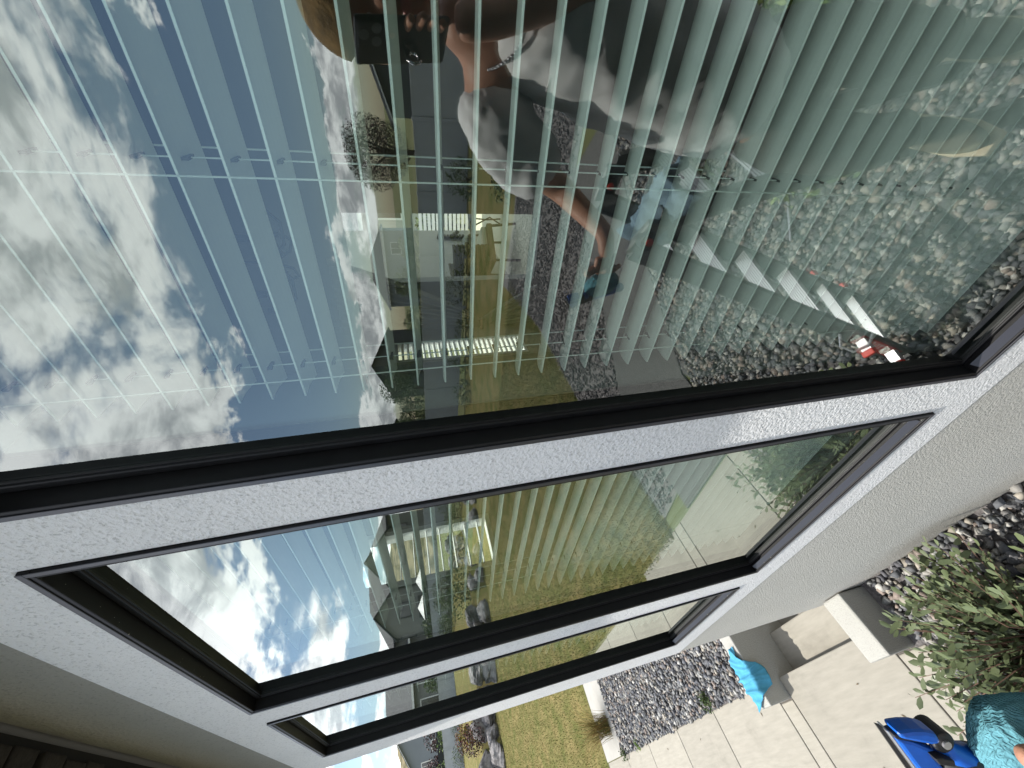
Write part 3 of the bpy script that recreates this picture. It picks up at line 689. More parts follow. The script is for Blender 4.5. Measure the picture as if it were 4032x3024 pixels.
def smallplant(loc, h, rad, n, size, pal, label, seed, group=None):
    t = root('plant', loc, label=label, cat='plant', group=group)
    v, f, c = leaves(n, (0, 0, h * .5), (rad, rad, h * .5), size, seed, pal, .1, .5)
    quickmesh('foliage', v, f, M_LEAF, c, t, kind='stuff')
    mb = MB(); rr = random.Random(seed)
    for k in range(7): a = rr.uniform(0, 6.28); mb.tube([(0, 0, 0), (math.cos(a) * rad * .6, math.sin(a) * rad * .6, h * .8)], [.004, .001], 4)
    obj('stem', mb, M_BARK, t); return t
LIME = [(.16, .24, .05), (.10, .17, .04), (.22, .28, .07)]
smallplant((-4.99, .27, GZ), .12, .11, 150, .035, GRN, 'small weed at the gravel and slab edge', 60)
smallplant((-8.25, .20, GZ), .12, .10, 120, .035, GRN, 'small weed at the corner of the white strip', 61)
smallplant((-7.6, .22, GZ), .06, .08, 80, .03, LIME, 'flat weed on the gravel edge near the white strip', 62)
smallplant((-.27, -1.28, GZ), .45, .26, 700, .055, LIME, 'lime green plant growing behind the ladder', 63)
smallplant((.38, -1.75, GZ), .75, .38, 1300, .06, LIME, 'tall lime green plant right of the ladder', 64)
smallplant((1.1, -1.5, GZ), .7, .42, 1200, .06, GRN, 'dark green bush right of the lime plant', 65)
smallplant((-.92, .12, GZ), .16, .16, 260, .045, GRN, 'small dark plant under the largest window', 66)
smallplant((-.8, -2.35, GZ), .35, .3, 600, .05, GRN, 'low green bush behind the ladder legs', 67)
smallplant((-2.1, -8.6, GZ), .5, .5, 700, .07, GRN, 'low plant at the far edge of the fine gravel', 68)

# ornamental grass
og = root('ornamental_grass', (-8.75, .62, GZ), label='arching ornamental grass clump by the white strip', cat='grass')
rr = np.random.default_rng(9); vs = []; fs = []; cs = []
for i in range(420):
    a = rr.uniform(0, 6.283); L = rr.uniform(.5, .95); lean = rr.uniform(.25, .95); b = np.array([rr.normal(0, .07), rr.normal(0, .07), 0])
    w = .006; n = 6; c = np.array([(.20, .17, .055), (.13, .14, .045), (.30, .22, .08), (.17, .09, .04)][rr.integers(4)]) * rr.uniform(.7, 1.2)
    sd_ = np.array([-math.sin(a), math.cos(a), 0]) * w / 2
    for k in range(n + 1):
        t = k / n; p = b + np.array([math.cos(a) * lean * L * t ** 1.6, math.sin(a) * lean * L * t ** 1.6, L * (t - .55 * lean * t * t)])
        vs += [p - sd_ * (1 - t * .9), p + sd_ * (1 - t * .9)]
        if k < n: o_ = len(vs) - 2; fs.append((o_, o_ + 1, o_ + 3, o_ + 2)); cs.append(c)
quickmesh('blades', np.array(vs), np.array(fs), M_BLADE, np.array(cs), og, kind='stuff')

r = random.Random(31)
for i, (x, y) in enumerate([(-3.02, -.02), (-2.86, -.22), (-3.10, -.26), (-4.25, .02), (-3.30, -.42), (-5.6, .02), (-2.75, -.40), (-6.6, .05)]):
    a = r.uniform(0, 6); c, s_ = math.cos(a), math.sin(a); q = r.uniform(.012, .020)
    o = obj('dry_leaf', MB().add([(-q, 0, .003), (0, q * .4, .001), (q, 0, .006), (0, -q * .4, .001), (0, 0, .005)], [(0, 4, 1), (1, 4, 2), (2, 4, 3), (3, 4, 0)]), mat('dry_leaf', (.13, .10, .06), .9),
            label='tiny dry leaf scrap on the concrete patio, ' + ['nearest the step edge', 'above the squeegee', 'below the step corner', 'just beyond the blue cloth wall', 'between stair wall and picture edge', 'midway along the gravel patch', 'closest to the squeegee blade', 'by the far slab joint'][i], cat='leaf', group='dry leaf scraps on the patio')
    o.location = (x, y, GZ + .006); o.rotation_euler = (0, 0, a)

# ------------------------------------------------------------------ boulders
def boulder(loc, s, seed, label):
    r = random.Random(seed); mb = MB(); off = V((seed * 3.1, seed * 1.7, 0)); planes = [(V((r.gauss(0, 1), r.gauss(0, 1), r.gauss(0, 1))).normalized(), r.uniform(.5, .8) * s[1]) for _ in range(7)]
    def fn(q, d):
        k = 1 + .42 * mnoise.noise(d * 1.3 + off) + .2 * mnoise.noise(d * 3.1 + off) + .07 * mnoise.noise(d * 8 + off)
        q = q * k
        for pn, ph_ in planes:
            e = q.dot(pn) - ph_
            if e > 0: q = q - pn * e * .85
        return q
    mb.sphere((0, 0, 0), s[0], s[1], s[2], 20, 13, fn)
    o = obj('boulder', mb, M_BOULD, label=label, cat='boulder', group='boulders along the lawn edge')
    o.location = loc; o.rotation_euler = (r.uniform(-.3, .3), r.uniform(-.3, .3), r.uniform(0, 6)); return o
ORD = 'first second third fourth fifth sixth seventh eighth ninth tenth eleventh twelfth thirteenth fourteenth fifteenth sixteenth seventeenth eighteenth nineteenth twentieth'.split()
ORD += ['twenty-' + o_ for o_ in ORD[:9]] + ['thirtieth'] + ['thirty-' + o_ for o_ in ORD[:9]] + ['fortieth'] + ['forty-' + o_ for o_ in ORD[:9]]
r = random.Random(12); bi = 0; pile = 0
for i in range(len(LINE) - 1):
    a, b = V(LINE[i]), V(LINE[i + 1]); n = max(1, int((b - a).length / 1.25))
    for k in range(n):
        p = a.lerp(b, (k + .5) / n); sc = max(.35, 1 - max(0, i - 4) * .17)
        for lay in range(2):
            s = (r.uniform(.62, 1.0) * sc, r.uniform(.6, .9) * sc, r.uniform(.42, .62) * sc)
            boulder((p.x - .35 - lay * .55 + r.uniform(-.2, .2), p.y + r.uniform(-.3, .3), GZ + .25 * sc + lay * .62 * sc), s, bi, ('lower' if lay == 0 else 'upper') + ' grey boulder of the ' + ORD[pile] + ' pair from the hill end of the lawn edge'); bi += 1
        pile += 1

# ------------------------------------------------------------------ fence
def fence(name, pts, h, m, label, step=2.4, cat='fence', cap=None):
    f = root(name, (pts[0][0], pts[0][1], 0), label=label, cat=cat); O = V((pts[0][0], pts[0][1], 0))
    for i in range(len(pts) - 1):
        a, b = V(pts[i]), V(pts[i + 1]); n = max(1, round((b - a).length / step)); d = (b - a) / n; sd = V((-d.y, d.x, 0)).normalized()
        for k in range(n):
            p = a + d * k - O; q = a + d * (k + 1) - O; e = V((d.x, d.y, 0)).normalized() * .07
            vs = [p + e, q - e]; mb = MB()
            mb.add([vs[0] - sd * .02, vs[1] - sd * .02, vs[1] + sd * .02, vs[0] + sd * .02] + [w + V((0, 0, h)) for w in (vs[0] - sd * .02, vs[1] - sd * .02, vs[1] + sd * .02, vs[0] + sd * .02)],
                   [(0, 1, 5, 4), (1, 2, 6, 5), (2, 3, 7, 6), (3, 0, 4, 7), (4, 5, 6, 7)])
            obj('panel', mb, m, f)
            pm = MB(); pm.box(p.x - .06, p.x + .06, p.y - .06, p.y + .06, p.z - .2, p.z + h + .05); obj('post', pm, m, f)
            rl = MB().bar(p + V((0, 0, h)), q + V((0, 0, h)), .06, .05); obj('rail', rl, cap or m, f)
    return f
fence('garden_fence', [(14, -14.5, GZ), (-4, -14.5, GZ), (-16, -14.7, -2.35), (-24, -15.2, -1.75), (-38, -16, -1.30), (-49.5, -14.5, -1.25), (-52.5, -6.5, -1.15), (-52.3, 6, -1.15), (-51.5, 22, -1.15)], 1.78, M_FENCE, 'long blue grey panel fence around the back garden')
fence('screen_fence', [(-57, -3, -.6), (-56, 22, -.6)], 1.9, M_BFENCE, 'black screened fence beyond the grey panel fence')

# hedge and planting on the terrace
r = random.Random(21)
def on(x0, y0, x1, y1, n, pal, hs, rs, lab, nm='shrub', cat='shrub', size=.12, cnt=700, end=''):
    end = ', counted from ' + ('the hill end' if x0 < x1 - 2 or y0 > y1 + 2 else 'the left')
    for k in range(n):
        t = (k + .5) / n; x = x0 + (x1 - x0) * t + r.uniform(-.3, .3); y = y0 + (y1 - y0) * t + r.uniform(-.3, .3)
        h = r.uniform(*hs); tree((x, y, zt(x, y)), h, r.uniform(*rs), pal, nm, cnt, size, r.randint(0, 9999), nm == 'tree', ORD[k] + ' ' + lab + end, group=lab, cat=cat)
def zt(x, y):
    if x < -52: return -.9
    if x < -31: return -1.25
    if x < -25: return -1.5
    if x < -16: return -2.2
    return GZ
on(-51.3, 20, -51.3, -6, 13, GRN, (1.0, 1.6), (.8, 1.1), 'dark green hedge shrub along the grey fence')
on(-48, -13.2, -20, -13.8, 14, GRN, (.8, 1.5), (.7, 1.0), 'green shrub along the long side of the grey fence')
on(-14, -13.3, -2, -13.4, 6, [(.035, .055, .018), (.05, .075, .02)], (.7, 1.2), (.6, .9), 'dark shrub at the foot of the near fence')
on(-31.5, 12, -31, 2, 3, YEL, (.8, 1.0), (.5, .7), 'yellow flowering shrub on top of the boulders')
on(-30.8, 9, -30.2, 2.5, 3, RUST, (.9, 1.2), (.5, .8), 'rust coloured shrub on top of the boulders')
on(-29.8, 6.0, -28.8, 2, 2, DRED, (.9, 1.1), (.6, .8), 'dark red shrub between boulders')
on(-28.9, .6, -26.6, -3.4, 3, GRN + RUST, (.7, 1.0), (.5, .8), 'mixed green and rust shrub beside the boulders')
on(-24.5, -7.2, -20, -10.5, 4, GRN, (1.2, 1.8), (.8, 1.1), 'tall green shrub behind the corner boulders')
on(-56.5, 15, -55.5, 3, 4, GRN + LIME, (2.2, 3.4), (1.0, 1.5), 'young green tree beyond the black fence', 'tree', 'tree', .2)
on(-66, 17, -64, 4, 4, DRED, (3.6, 5.2), (1.5, 2.1), 'dark purple leaved tree near the blue grey house', 'tree', 'tree', .25, 1300)
on(-54.8, -10, -54.8, -24, 5, GRN, (2.2, 3.2), (1.1, 1.7), 'green tree below the large pale house', 'tree', 'tree', .22, 1000)
on(-16, -24, -9, -26, 3, GRN, (2.6, 3.6), (1.2, 1.6), 'dark tree beyond the near fence', 'tree', 'tree', .2, 1200)
on(-44, -40, -26, -34, 5, GRN, (3.4, 5.0), (1.6, 2.4), 'broad green tree between the far houses', 'tree', 'tree', .25, 1400)
tree((-3.5, -18.6, GZ), 4.5, 1.35, DRED + GRN[:1], 'tree', 11000, .075, 77, True, 'dark red leaved tree rising behind the near fence')

# ------------------------------------------------------------------ houses
def nhouse(loc, rz, w, d, h, roofh, wallm, roofm, label, wins, gable=True, overhang=.5, gables=(), trimm=M_WHITE):
    t = root('neighbour_house', loc, rz, label=label, cat='house')
    obj('wall', MB().box(-w / 2, w / 2, 0, d, -2, h), wallm, t)
    o = overhang
    if gable:   # ridge runs back from the viewer: gable end on the front (y=0)
        wl = MB().prism([(-w / 2, .01, h), (w / 2, .01, h), (0, .01, h + roofh)], (0, 1, 0), .3); obj('gable_wall', wl, wallm, t)
        sl_ = roofh / (w / 2)
        for s in (-1, 1):
            e = (w / 2 + o)
            ps = [(0, -o, h + roofh + .02), (s * e, -o, h - o * sl_ + .02), (s * e, d + o, h - o * sl_ + .02), (0, d + o, h + roofh + .02)]
            obj('roof', MB().prism(ps, (0, 0, 1), .14), roofm, t)
            obj('barge_board', MB().bar(V((0, -o - .03, h + roofh)), V((s * e, -o - .03, h - o * sl_)), .06, .28, V((0, 1, 0))), trimm, t)
    else:       # ridge runs across, hip ends
        e = .5 * d
        vs = [(-w / 2 - o, -o, h), (w / 2 + o, -o, h), (w / 2 + o, d + o, h), (-w / 2 - o, d + o, h), (-w / 2 + e * .8, d / 2, h + roofh), (w / 2 - e * .8, d / 2, h + roofh)]
        obj('roof', MB().add(vs, [(0, 1, 5, 4), (1, 2, 5), (2, 3, 4, 5), (3, 0, 4), (3, 2, 1, 0)]), roofm, t)
        obj('fascia', MB().box(-w / 2 - o, w / 2 + o, -o - .05, -o + .02, h - .22, h + .03), trimm, t)
    for gx, gw, gh, gd in gables:
        g = MB().prism([(gx - gw / 2, -gd, -2), (gx + gw / 2, -gd, -2), (gx + gw / 2, -gd, h - .3), (gx, -gd, h - .3 + gh), (gx - gw / 2, -gd, h - .3)], (0, 1, 0), gd + .4); obj('gable_wing', g, wallm, t)
        for s in (-1, 1):
            k = (gw / 2 + .4) / (gw / 2)
            obj('gable_roof', MB().prism([(gx, -gd - .4, h - .25 + gh), (gx + s * gw / 2 * k, -gd - .4, h - .25 + gh - gh * k), (gx + s * gw / 2 * k, d * .4, h - .25 + gh - gh * k), (gx, d * .4, h - .25 + gh)], (0, 0, 1), .14), roofm, t)
            obj('barge_board', MB().bar(V((gx, -gd - .43, h - .25 + gh)), V((gx + s * gw / 2 * k, -gd - .43, h - .25 + gh - gh * k)), .06, .26, V((0, 1, 0))), trimm, t)
    for (wx, wz, ww, wh, dy) in wins:
        f = MB(); b = .12
        f.box(wx - ww / 2 - b, wx + ww / 2 + b, dy - .10, dy - .002, wz - b, wz).box(wx - ww / 2 - b, wx + ww / 2 + b, dy - .10, dy - .002, wz + wh, wz + wh + b)
        f.box(wx - ww / 2 - b, wx - ww / 2, dy - .10, dy - .002, wz, wz + wh).box(wx + ww / 2, wx + ww / 2 + b, dy - .10, dy - .002, wz, wz + wh)
        f.box(wx - .03, wx + .03, dy - .09, dy - .002, wz, wz + wh)
        fo = obj('window_frame', f, trimm, t); obj('window_pane', MB().box(wx - ww / 2, wx + ww / 2, dy - .04, dy - .003, wz, wz + wh), M_GLASSB, fo)
    return t
PALE = mat('siding_pale', (.20, .20, .185), .8, var=.08, vscale=.8)
GREY = mat('siding_grey', (.22, .24, .265), .8, var=.08, vscale=.8)
DARK = mat('siding_dark', (.10, .105, .11), .8, var=.1, vscale=.8)
WHT = mat('siding_white', (.42, .43, .42), .8, var=.06, vscale=.8)
RGR = mat('shingle_grey', (.13, .13, .135), .9, var=.3, vscale=4)
RBR = mat('shingle_brown', (.09, .075, .065), .9, var=.3, vscale=4)
TRB = mat('black_trim', (.02, .02, .022), .6)
def face(x, y): return math.atan2(y, x) - math.pi / 2 + math.pi * 0  # local -Y looks back at the origin
def fz(x, y): return math.atan2(-x, y) + math.pi * 0
def place(x, y): return math.atan2(y, x) - math.pi / 2
nhouse((-56, -24.5, -.8), place(-56, -24.5), 17, 12, 6.4, 3.6, PALE, RGR, 'large pale house with twin gables and black trim', [(-6.2, 3.6, 1.6, 1.8, 0), (6.6, 3.6, 1.4, 1.8, 0), (-4.2, .6, 2.6, 2.3, -1.5), (-.9, .6, 2.0, 2.3, -1.5), (4, .5, 2.4, 2.3, -1.0), (-2.6, 4.2, 2.2, 1.5, -1.5), (4, 4.0, 1.6, 1.4, -1.0)], False, .7, ((-2.6, 7.6, 3.2, 1.5), (4.2, 5.6, 2.4, 1.0)), TRB)
nhouse((-60, -12.0, -.8), place(-60, -12), 10, 9, 4.6, 3.6, PALE, RGR, 'cream house with grey hip roof beside the large pale house', [(-2.2, 1.4, 2.8, 2.4, 0), (2.0, 1.4, 2.2, 2.2, 0)], False, .7, (), M_WHITE)
nhouse((-88, 13.5, .2), place(-88, 13.5), 13, 12, 5.2, 3.4, GREY, RGR, 'blue grey gabled house seen past the wall corner', [(-2.4, 1.2, 1.2, 1.5, 0), (1.6, 1.2, 1.2, 1.5, 0), (0, 5.2, .7, .8, 0), (-4.6, 3.0, .9, 1.5, 0)], True, .5, (), M_WHITE)
nhouse((3.2, -23.5, GZ), math.pi, 12, 11, 2.3, 1.9, DARK, RGR, 'dark low house directly behind the near fence', [(-2.4, .8, 1.6, 1.1, 0), (2.6, .8, 1.6, 1.1, 0)], True, .5, (), M_WHITE)
nhouse((-43, -56, -1.5), place(-43, -56), 12, 10, 4.6, 3.2, DARK, RBR, 'dark brown roofed house far across the gardens', [(-3, 1.2, 1.6, 1.5, 0), (3, 1.2, 1.6, 1.5, 0)], True, .5, (), TRB)
nhouse((-58, -49, -1.2), place(-58, -49), 11, 10, 4.8, 3.2, PALE, RGR, 'pale gabled house with dark roof on the far left', [(-2.5, 1.2, 1.6, 1.5, 0), (2.5, 1.2, 1.6, 1.5, 0), (0, 3.9, 1.2, 1.1, 0)], True, .5, (), TRB)
nhouse((-27, -60, -1.5), place(-27, -60), 12, 10, 3.6, 2.4, GREY, RGR, 'long grey house beyond the broad trees', [(-3, 1.0, 1.6, 1.4, 0), (3, 1.0, 1.6, 1.4, 0)], False, .5, ())
nhouse((-9.5, 24, -1.6), place(-9.5, 24), 12, 8, 3.6, 2.2, WHT, RGR, 'white house seen through the room door', [(-3.6, 1.2, 1.6, 1.5, 0), (-.6, 1.2, 1.6, 1.5, 0), (2.6, 1.2, 1.6, 1.5, 0)], False, .5, ())
# parasols on the large house's terrace
for i, (x, y) in enumerate([(-49.5, -20.6), (-50.2, -17.8)]):
    p = root('parasol', (x, y, -.9), label=['white parasol left of the pair by the large pale house', 'white parasol right of the pair by the large pale house'][i], cat='parasol', group='white parasols')
    obj('pole', MB().tube([(0, 0, 0), (0, 0, 2.7)], .03, 6), M_IRON, p)
    vs = [(0, 0, 2.9)] + [(1.4 * math.cos(k * .785), 1.4 * math.sin(k * .785), 2.2) for k in range(8)]
    obj('canopy', MB().add(vs, [(0, 1 + k, 1 + (k + 1) % 8) for k in range(8)]), M_WHITE, p)

# hill
vs = []; fs = []; nx, ny = 90, 14
for j in range(ny + 1):
    for i in range(nx + 1):
        a = R_(-20 + 60 * i / nx); rr_ = 260 + 190 * j / ny
        t = j / ny; z = 44 * (t ** .8) + 5 * mnoise.noise(V((i * .13, j * .3, 0))) * t + 1.2 * mnoise.noise(V((i * .9, j * .9, 3)))
        vs.append((-rr_ * math.cos(a), rr_ * math.sin(a), z * (.35 + .65 * min(1, max(0, (math.degrees(a) + 6) / 9))) - 4))
for j in range(ny):
    for i in range(nx): a = j * (nx + 1) + i; fs.append((a, a + 1, a + nx + 2, a + nx + 1))
obj('hill', MB().add(vs, fs), M_HILL, smooth=True, kind='structure')

# ------------------------------------------------------------------ ladder
ld = root('step_ladder', (-.6, -.5, GZ), label='grey folding ladder with aluminium treads standing on gravel', cat='ladder')
LO = V((-.6, -.5, GZ))
def L(p): return V(p) - LO
FA0, FA1 = V((-1.09, -.24, GZ)), V((-.545, -.50, -.92)); FB0, FB1 = V((-.95, -.58, GZ)), V((-.455, -.86, -.92))
RA0, RA1 = V((.06, -.50, GZ)), V((-.40, -.40, -.92)); RB0, RB1 = V((.16, -.92, GZ)), V((-.30, -.80, -.92))
def rail(a, b, side):
    d = (b - a).normalized(); sd = side.normalized(); u = d.cross(sd).normalized(); mb = MB()
    mb.obox(L((a + b) / 2), d, sd, u, (b - a).length / 2, .004, .048)
    for s in (-1, 1): mb.obox(L((a + b) / 2) + sd * .012 + u * s * .046, d, sd, u, (b - a).length / 2, .012, .003)
    return mb
for a, b, s in ((FA0, FA1, FA0 - FB0), (FB0, FB1, FB0 - FA0), (RA0, RA1, RA0 - RB0), (RB0, RB1, RB0 - RA0)):
    obj('rail', rail(a, b, -s), M_RAIL, ld, bevel=.002)
def tread(a, b, w, m=M_ALU):
    d = (b - a).normalized(); sd = d.cross(V((0, 0, 1))).normalized(); mb = MB()
    n = 7
    for k in range(n): mb.obox(L((a + b) / 2) + sd * (w * (k - (n - 1) / 2) / n), d, sd, V((0, 0, 1)), (b - a).length / 2, w / n * .36, .006)
    mb.obox(L((a + b) / 2) - V((0, 0, .012)), d, sd, V((0, 0, 1)), (b - a).length / 2, w / 2, .008)
    obj('tread', mb, m, ld)
for z in (-1.13, -1.42, -1.71, -2.0, -2.29, -2.53):
    t = (z - GZ) / (-.92 - GZ)
    a, b = FA0.lerp(FA1, t), FB0.lerp(FB1, t)
    ext = (b - a).normalized() * (.07 if z < -2.1 else -.01)
    tread(a - ext, b + ext, .075 if z > -2.1 else .05)
    if z < -2.1:
        for p, s in ((a - ext, -1), (b + ext, 1)):
            dd = (b - a).normalized() * s; obj('end_cap', MB().obox(L(p + dd * .014), dd, V((0, 0, 1)), dd.cross(V((0, 0, 1))), .016, .016, .03), M_RED, ld, bevel=.005)
    a, b = RA0.lerp(RA1, t), RB0.lerp(RB1, t)
    if z > -1.9: tread(a, b, .075)
for a, b, nm in ((FA1, RA1, 'hinge'), (FB1, RB1, 'hinge')):
    h = obj(nm, MB().bar(L(a), L(b), .03, .09), M_RAIL, ld, bevel=.01); mpt = L((a + b) / 2)
    obj('hinge_knob', MB().tube([mpt + V((0, .015, .02)), mpt + V((0, .055, .02))], .034, 16), M_RUB, h)
    obj('release_button', MB().tube([mpt + V((0, .055, .02)), mpt + V((0, .064, .02))], .014, 12), M_RED, h)
for a in (FA0, FB0, RA0, RB0): obj('foot', MB().box(-.05, .05, -.03, .03, -.0, .07), M_RUB, ld).location = L(a)
# printed label on the lower outer face of the near rail
d = (FA1 - FA0).normalized(); sd = (FA0 - FB0).normalized(); u = d.cross(sd).normalized()
c = FA0 + d * .30 + sd * .0065
lab = obj('rating_label', MB().obox(L(c), d, u, sd, .17, .033, .0012), mat('label_red', (.36, .03, .03), .5), ld)
def text(s, size, c, xd, yd, m, parent):
    cu_ = bpy.data.curves.new('lettering', 'FONT'); cu_.body = s; cu_.size = size; cu_.extrude = .0004; cu_.align_x = 'CENTER'; cu_.align_y = 'CENTER'
    to = bpy.data.objects.new('lettering', cu_); COL.objects.link(to)
    M4 = Matrix.Identity(4); zd = xd.cross(yd)
    for k in range(3): M4[k][0] = xd[k]; M4[k][1] = yd[k]; M4[k][2] = zd[k]; M4[k][3] = c[k]
    bpy.context.view_layer.update(); dg = bpy.context.evaluated_depsgraph_get(); me = bpy.data.meshes.new_from_object(to.evaluated_get(dg))
    bpy.data.objects.remove(to); o = bpy.data.objects.new('lettering', me); COL.objects.link(o); me.materials.clear(); me.materials.append(m); o.matrix_local = M4; o.parent = parent; o.matrix_local = M4
yd = sd.cross(d)
text('XTREME', .062, L(c + d * .04 + sd * .0016), d, yd, mat('label_grey', (.42, .40, .40), .5), lab)
text('LITTLE', .026, L(c - d * .125 + sd * .0016), d, yd, M_WHITE, lab)
# accessory hook on the near rail
hk = FA0 + d * .62 + sd * .02
obj('hook', MB().tube([L(hk) + V((.0, 0, 0)), L(hk) + V((-.05, .04, .0)), L(hk) + V((-.05, .09, -.03)), L(hk) + V((.0, .11, -.06)), L(hk) + V((.05, .08, -.08))], .007, 8), M_ALU, ld)

# towel over the ladder top
vs = []; fs = []; nu, nv = 16, 40
for j in range(nv + 1):
    t = j / nv
    base_ = V((-.24, -.36, -.84)).lerp(V((-.52, -.62, -.92)), t)
    for i in range(nu + 1):
        u = (i / nu - .5); p = base_ + V((.13 * u * .7, -.17 * u * .7, -.30 * abs(u) ** 1.4 + -.02 + .02 * math.sin(u * 17 + t * 9) + .05 * mnoise.noise(V((u * 5, t * 7, 1)))))
        vs.append(p)
for j in range(nv):
    for i in range(nu): a = j * (nu + 1) + i; fs.append((a, a + 1, a + nu + 2, a + nu + 1))
o = obj('towel', MB().add(vs, fs), M_TOWEL, smooth=True, label='pale blue fluffy towel draped over the ladder top', cat='towel')
sd_m = o.modifiers.new('thick', 'SOLIDIFY'); sd_m.thickness = .012
# level rods lying by the ladder
for k, (a, b) in enumerate([((-.56, -1.45, -2.66), (-.80, -1.25, -2.66)), ((-.95, -.95, -2.66), (-1.13, -.80, -2.66))]):
    obj('pole', MB().tube([a, b], .008, 8), M_ALU, label=['thin bright pole on gravel behind the ladder', 'thin bright pole on gravel in front of the ladder'][k], cat='pole')

# ------------------------------------------------------------------ person
def skin_obj(name, joints, edges, m, parent, sub=2, rootv=0, disp=0, dscale=.2):
    me = bpy.data.meshes.new(name); me.from_pydata([j[:3] for j in joints], edges, []); me.materials.append(m)
    o = bpy.data.objects.new(name, me); COL.objects.link(o)
    o.modifiers.new('skin', 'SKIN'); sv = me.skin_vertices[0].data
    for i, j in enumerate(joints):
        rr = j[3]; sv[i].radius = rr if isinstance(rr, tuple) else (rr, rr); sv[i].use_root = (i == rootv)
    s = o.modifiers.new('sub', 'SUBSURF'); s.levels = sub; s.render_levels = sub
    if disp:
        tx = bpy.data.textures.new(name, 'CLOUDS'); tx.noise_scale = dscale; tx.noise_depth = 2
        dm = o.modifiers.new('folds', 'DISPLACE'); dm.texture = tx; dm.strength = disp; dm.mid_level = .5
    dg = bpy.context.evaluated_depsgraph_get(); e = o.evaluated_get(dg); nm = bpy.data.meshes.new_from_object(e)
    o.modifiers.clear(); o.data = nm; nm.polygons.foreach_set('use_smooth', [True] * len(nm.polygons)); nm.name = name
    if not nm.materials: nm.materials.append(m)
    if parent: o.parent = parent
    return o
pr = root('person', (0, 0, 0), label='person on the ladder in grey shirt photographing with a phone', cat='person')
# torso, arms and legs in one body
SHL = (-.125, -.22, -.215); EL = (-.275, -.29, -.475); WR = (-.335, -.090, -.540)
SHR = (.24, -.22, -.23); ER = (.155, -.13, -.50); WRR = (.045, -.055, -.20)
J = [(-.03, -.24, -.92, .08), (.0, -.24, -.72, .085), (.035, -.23, -.48, .09), (.06, -.225, -.29, .08), (.055, -.215, -.19, .06), (.05, -.20, -.12, .055),
     (*SHL, .055), (*EL, .040), (*WR, .026), (*SHR, .055), (*ER, .043), (*WRR, .028),
     (-.11, -.25, -1.10, .055), (-.11, -.17, -1.37, .045), (-.065, -.26, -1.62, .038), (.08, -.27, -1.10, .055), (.12, -.20, -1.37, .045), (.16, -.32, -1.62, .038),
     (-.395, -.083, -.552, (.028, .020)), (.04, -.045, -.13, (.034, .02))]
E_ = [(0, 1), (1, 2), (2, 3), (3, 4), (4, 5), (3, 6), (6, 7), (7, 8), (3, 9), (9, 10), (10, 11), (0, 12), (12, 13), (13, 14), (0, 15), (15, 16), (16, 17), (8, 18), (11, 19)]
skin_obj('body', J, E_, M_SKIN, pr)
def fingers(palm, axis, across, curl, lens, rad, parent, spread=.019, thumb=True):
    axis = V(axis).normalized(); across = V(across).normalized(); curl = V(curl).normalized(); palm = V(palm)
    for k in range(4):
        l = lens * (1, 1.1, 1.04, .85)[k]; b = palm + across * (k - 1.5) * spread
        p1 = b + axis * l * .42; p2 = p1 + (axis * .55 + curl * .75).normalized() * l * .33; p3 = p2 + (axis * -.1 + curl).normalized() * l * .27
        skin_obj('finger', [(*(b - axis * .02), rad * 1.05), (*p1, rad), (*p2, rad * .92), (*p3, rad * .78)], [(0, 1), (1, 2), (2, 3)], M_SKIN, parent, 2)
    if not thumb: return
    b = palm - across * 2.0 * spread - axis * .02; p1 = b + (axis * .7 - across * .5 + curl * .4).normalized() * .038; p2 = p1 + (axis * .9 + curl * .6).normalized() * .030
    skin_obj('thumb', [(*b, rad * 1.3), (*p1, rad * 1.15), (*p2, rad * .85)], [(0, 1), (1, 2)], M_SKIN, parent, 2)
# left hand closes on the mitt and squeegee; right hand grips the phone
HP = RIGHT * .525 + DOWN * .315 + FWD * .335
fingers(tuple(HP), tuple(DOWN * .75 + FWD * .5), tuple(RIGHT), tuple(RIGHT * .3 - DOWN * .7), .066, .0085, pr, .018, False)
skin_obj('thumb', [(*(RIGHT * .520 + DOWN * .325 + FWD * .345), .0135), (*(RIGHT * .488 + DOWN * .338 + FWD * .345), .0125), (*(RIGHT * .462 + DOWN * .341 + FWD * .352), .0095)], [(0, 1), (1, 2)], M_SKIN, pr, 3)
PH = RIGHT * .085 - FWD * .034 + DOWN * .03
fingers(tuple(PH), tuple(-DOWN * .9 + FWD * .3), tuple(RIGHT), tuple(FWD * .4 - DOWN * .6), .075, .0088, pr)
# head
def headfn(q, d):
    q = q.copy()
    if d.z < 0: q.x *= 1 - .28 * (-d.z) ** 1.2; q.y *= 1 - .10 * (-d.z)
    fx = d.x; fy = d.y     # face looks +Y
    if fy > .55 and abs(fx) < .28:
        nz = max(0, 1 - abs(d.z + .12) / .22); q.y += .024 * nz * max(0, 1 - abs(fx) / .2)
    if fy > .4:
        for ex in (-.34, .34):
            e = max(0, 1 - ((fx - ex) ** 2 + (d.z - .06) ** 2) / .02); q.y -= .009 * e
        q.y += .006 * max(0, 1 - ((d.z + .42) / .09) ** 2) * max(0, 1 - abs(fx) / .35) + .012 * max(0, 1 - ((d.z + .75) / .2) ** 2)
        q.y += .006 * max(0, 1 - ((d.z - .22) / .1) ** 2)
    return q
HC = V((.058, -.165, -.005))
hd = MB().sphere(HC, .078, .098, .118, 48, 34, headfn)
ho = obj('head', hd, M_SKIN, pr, smooth=True)
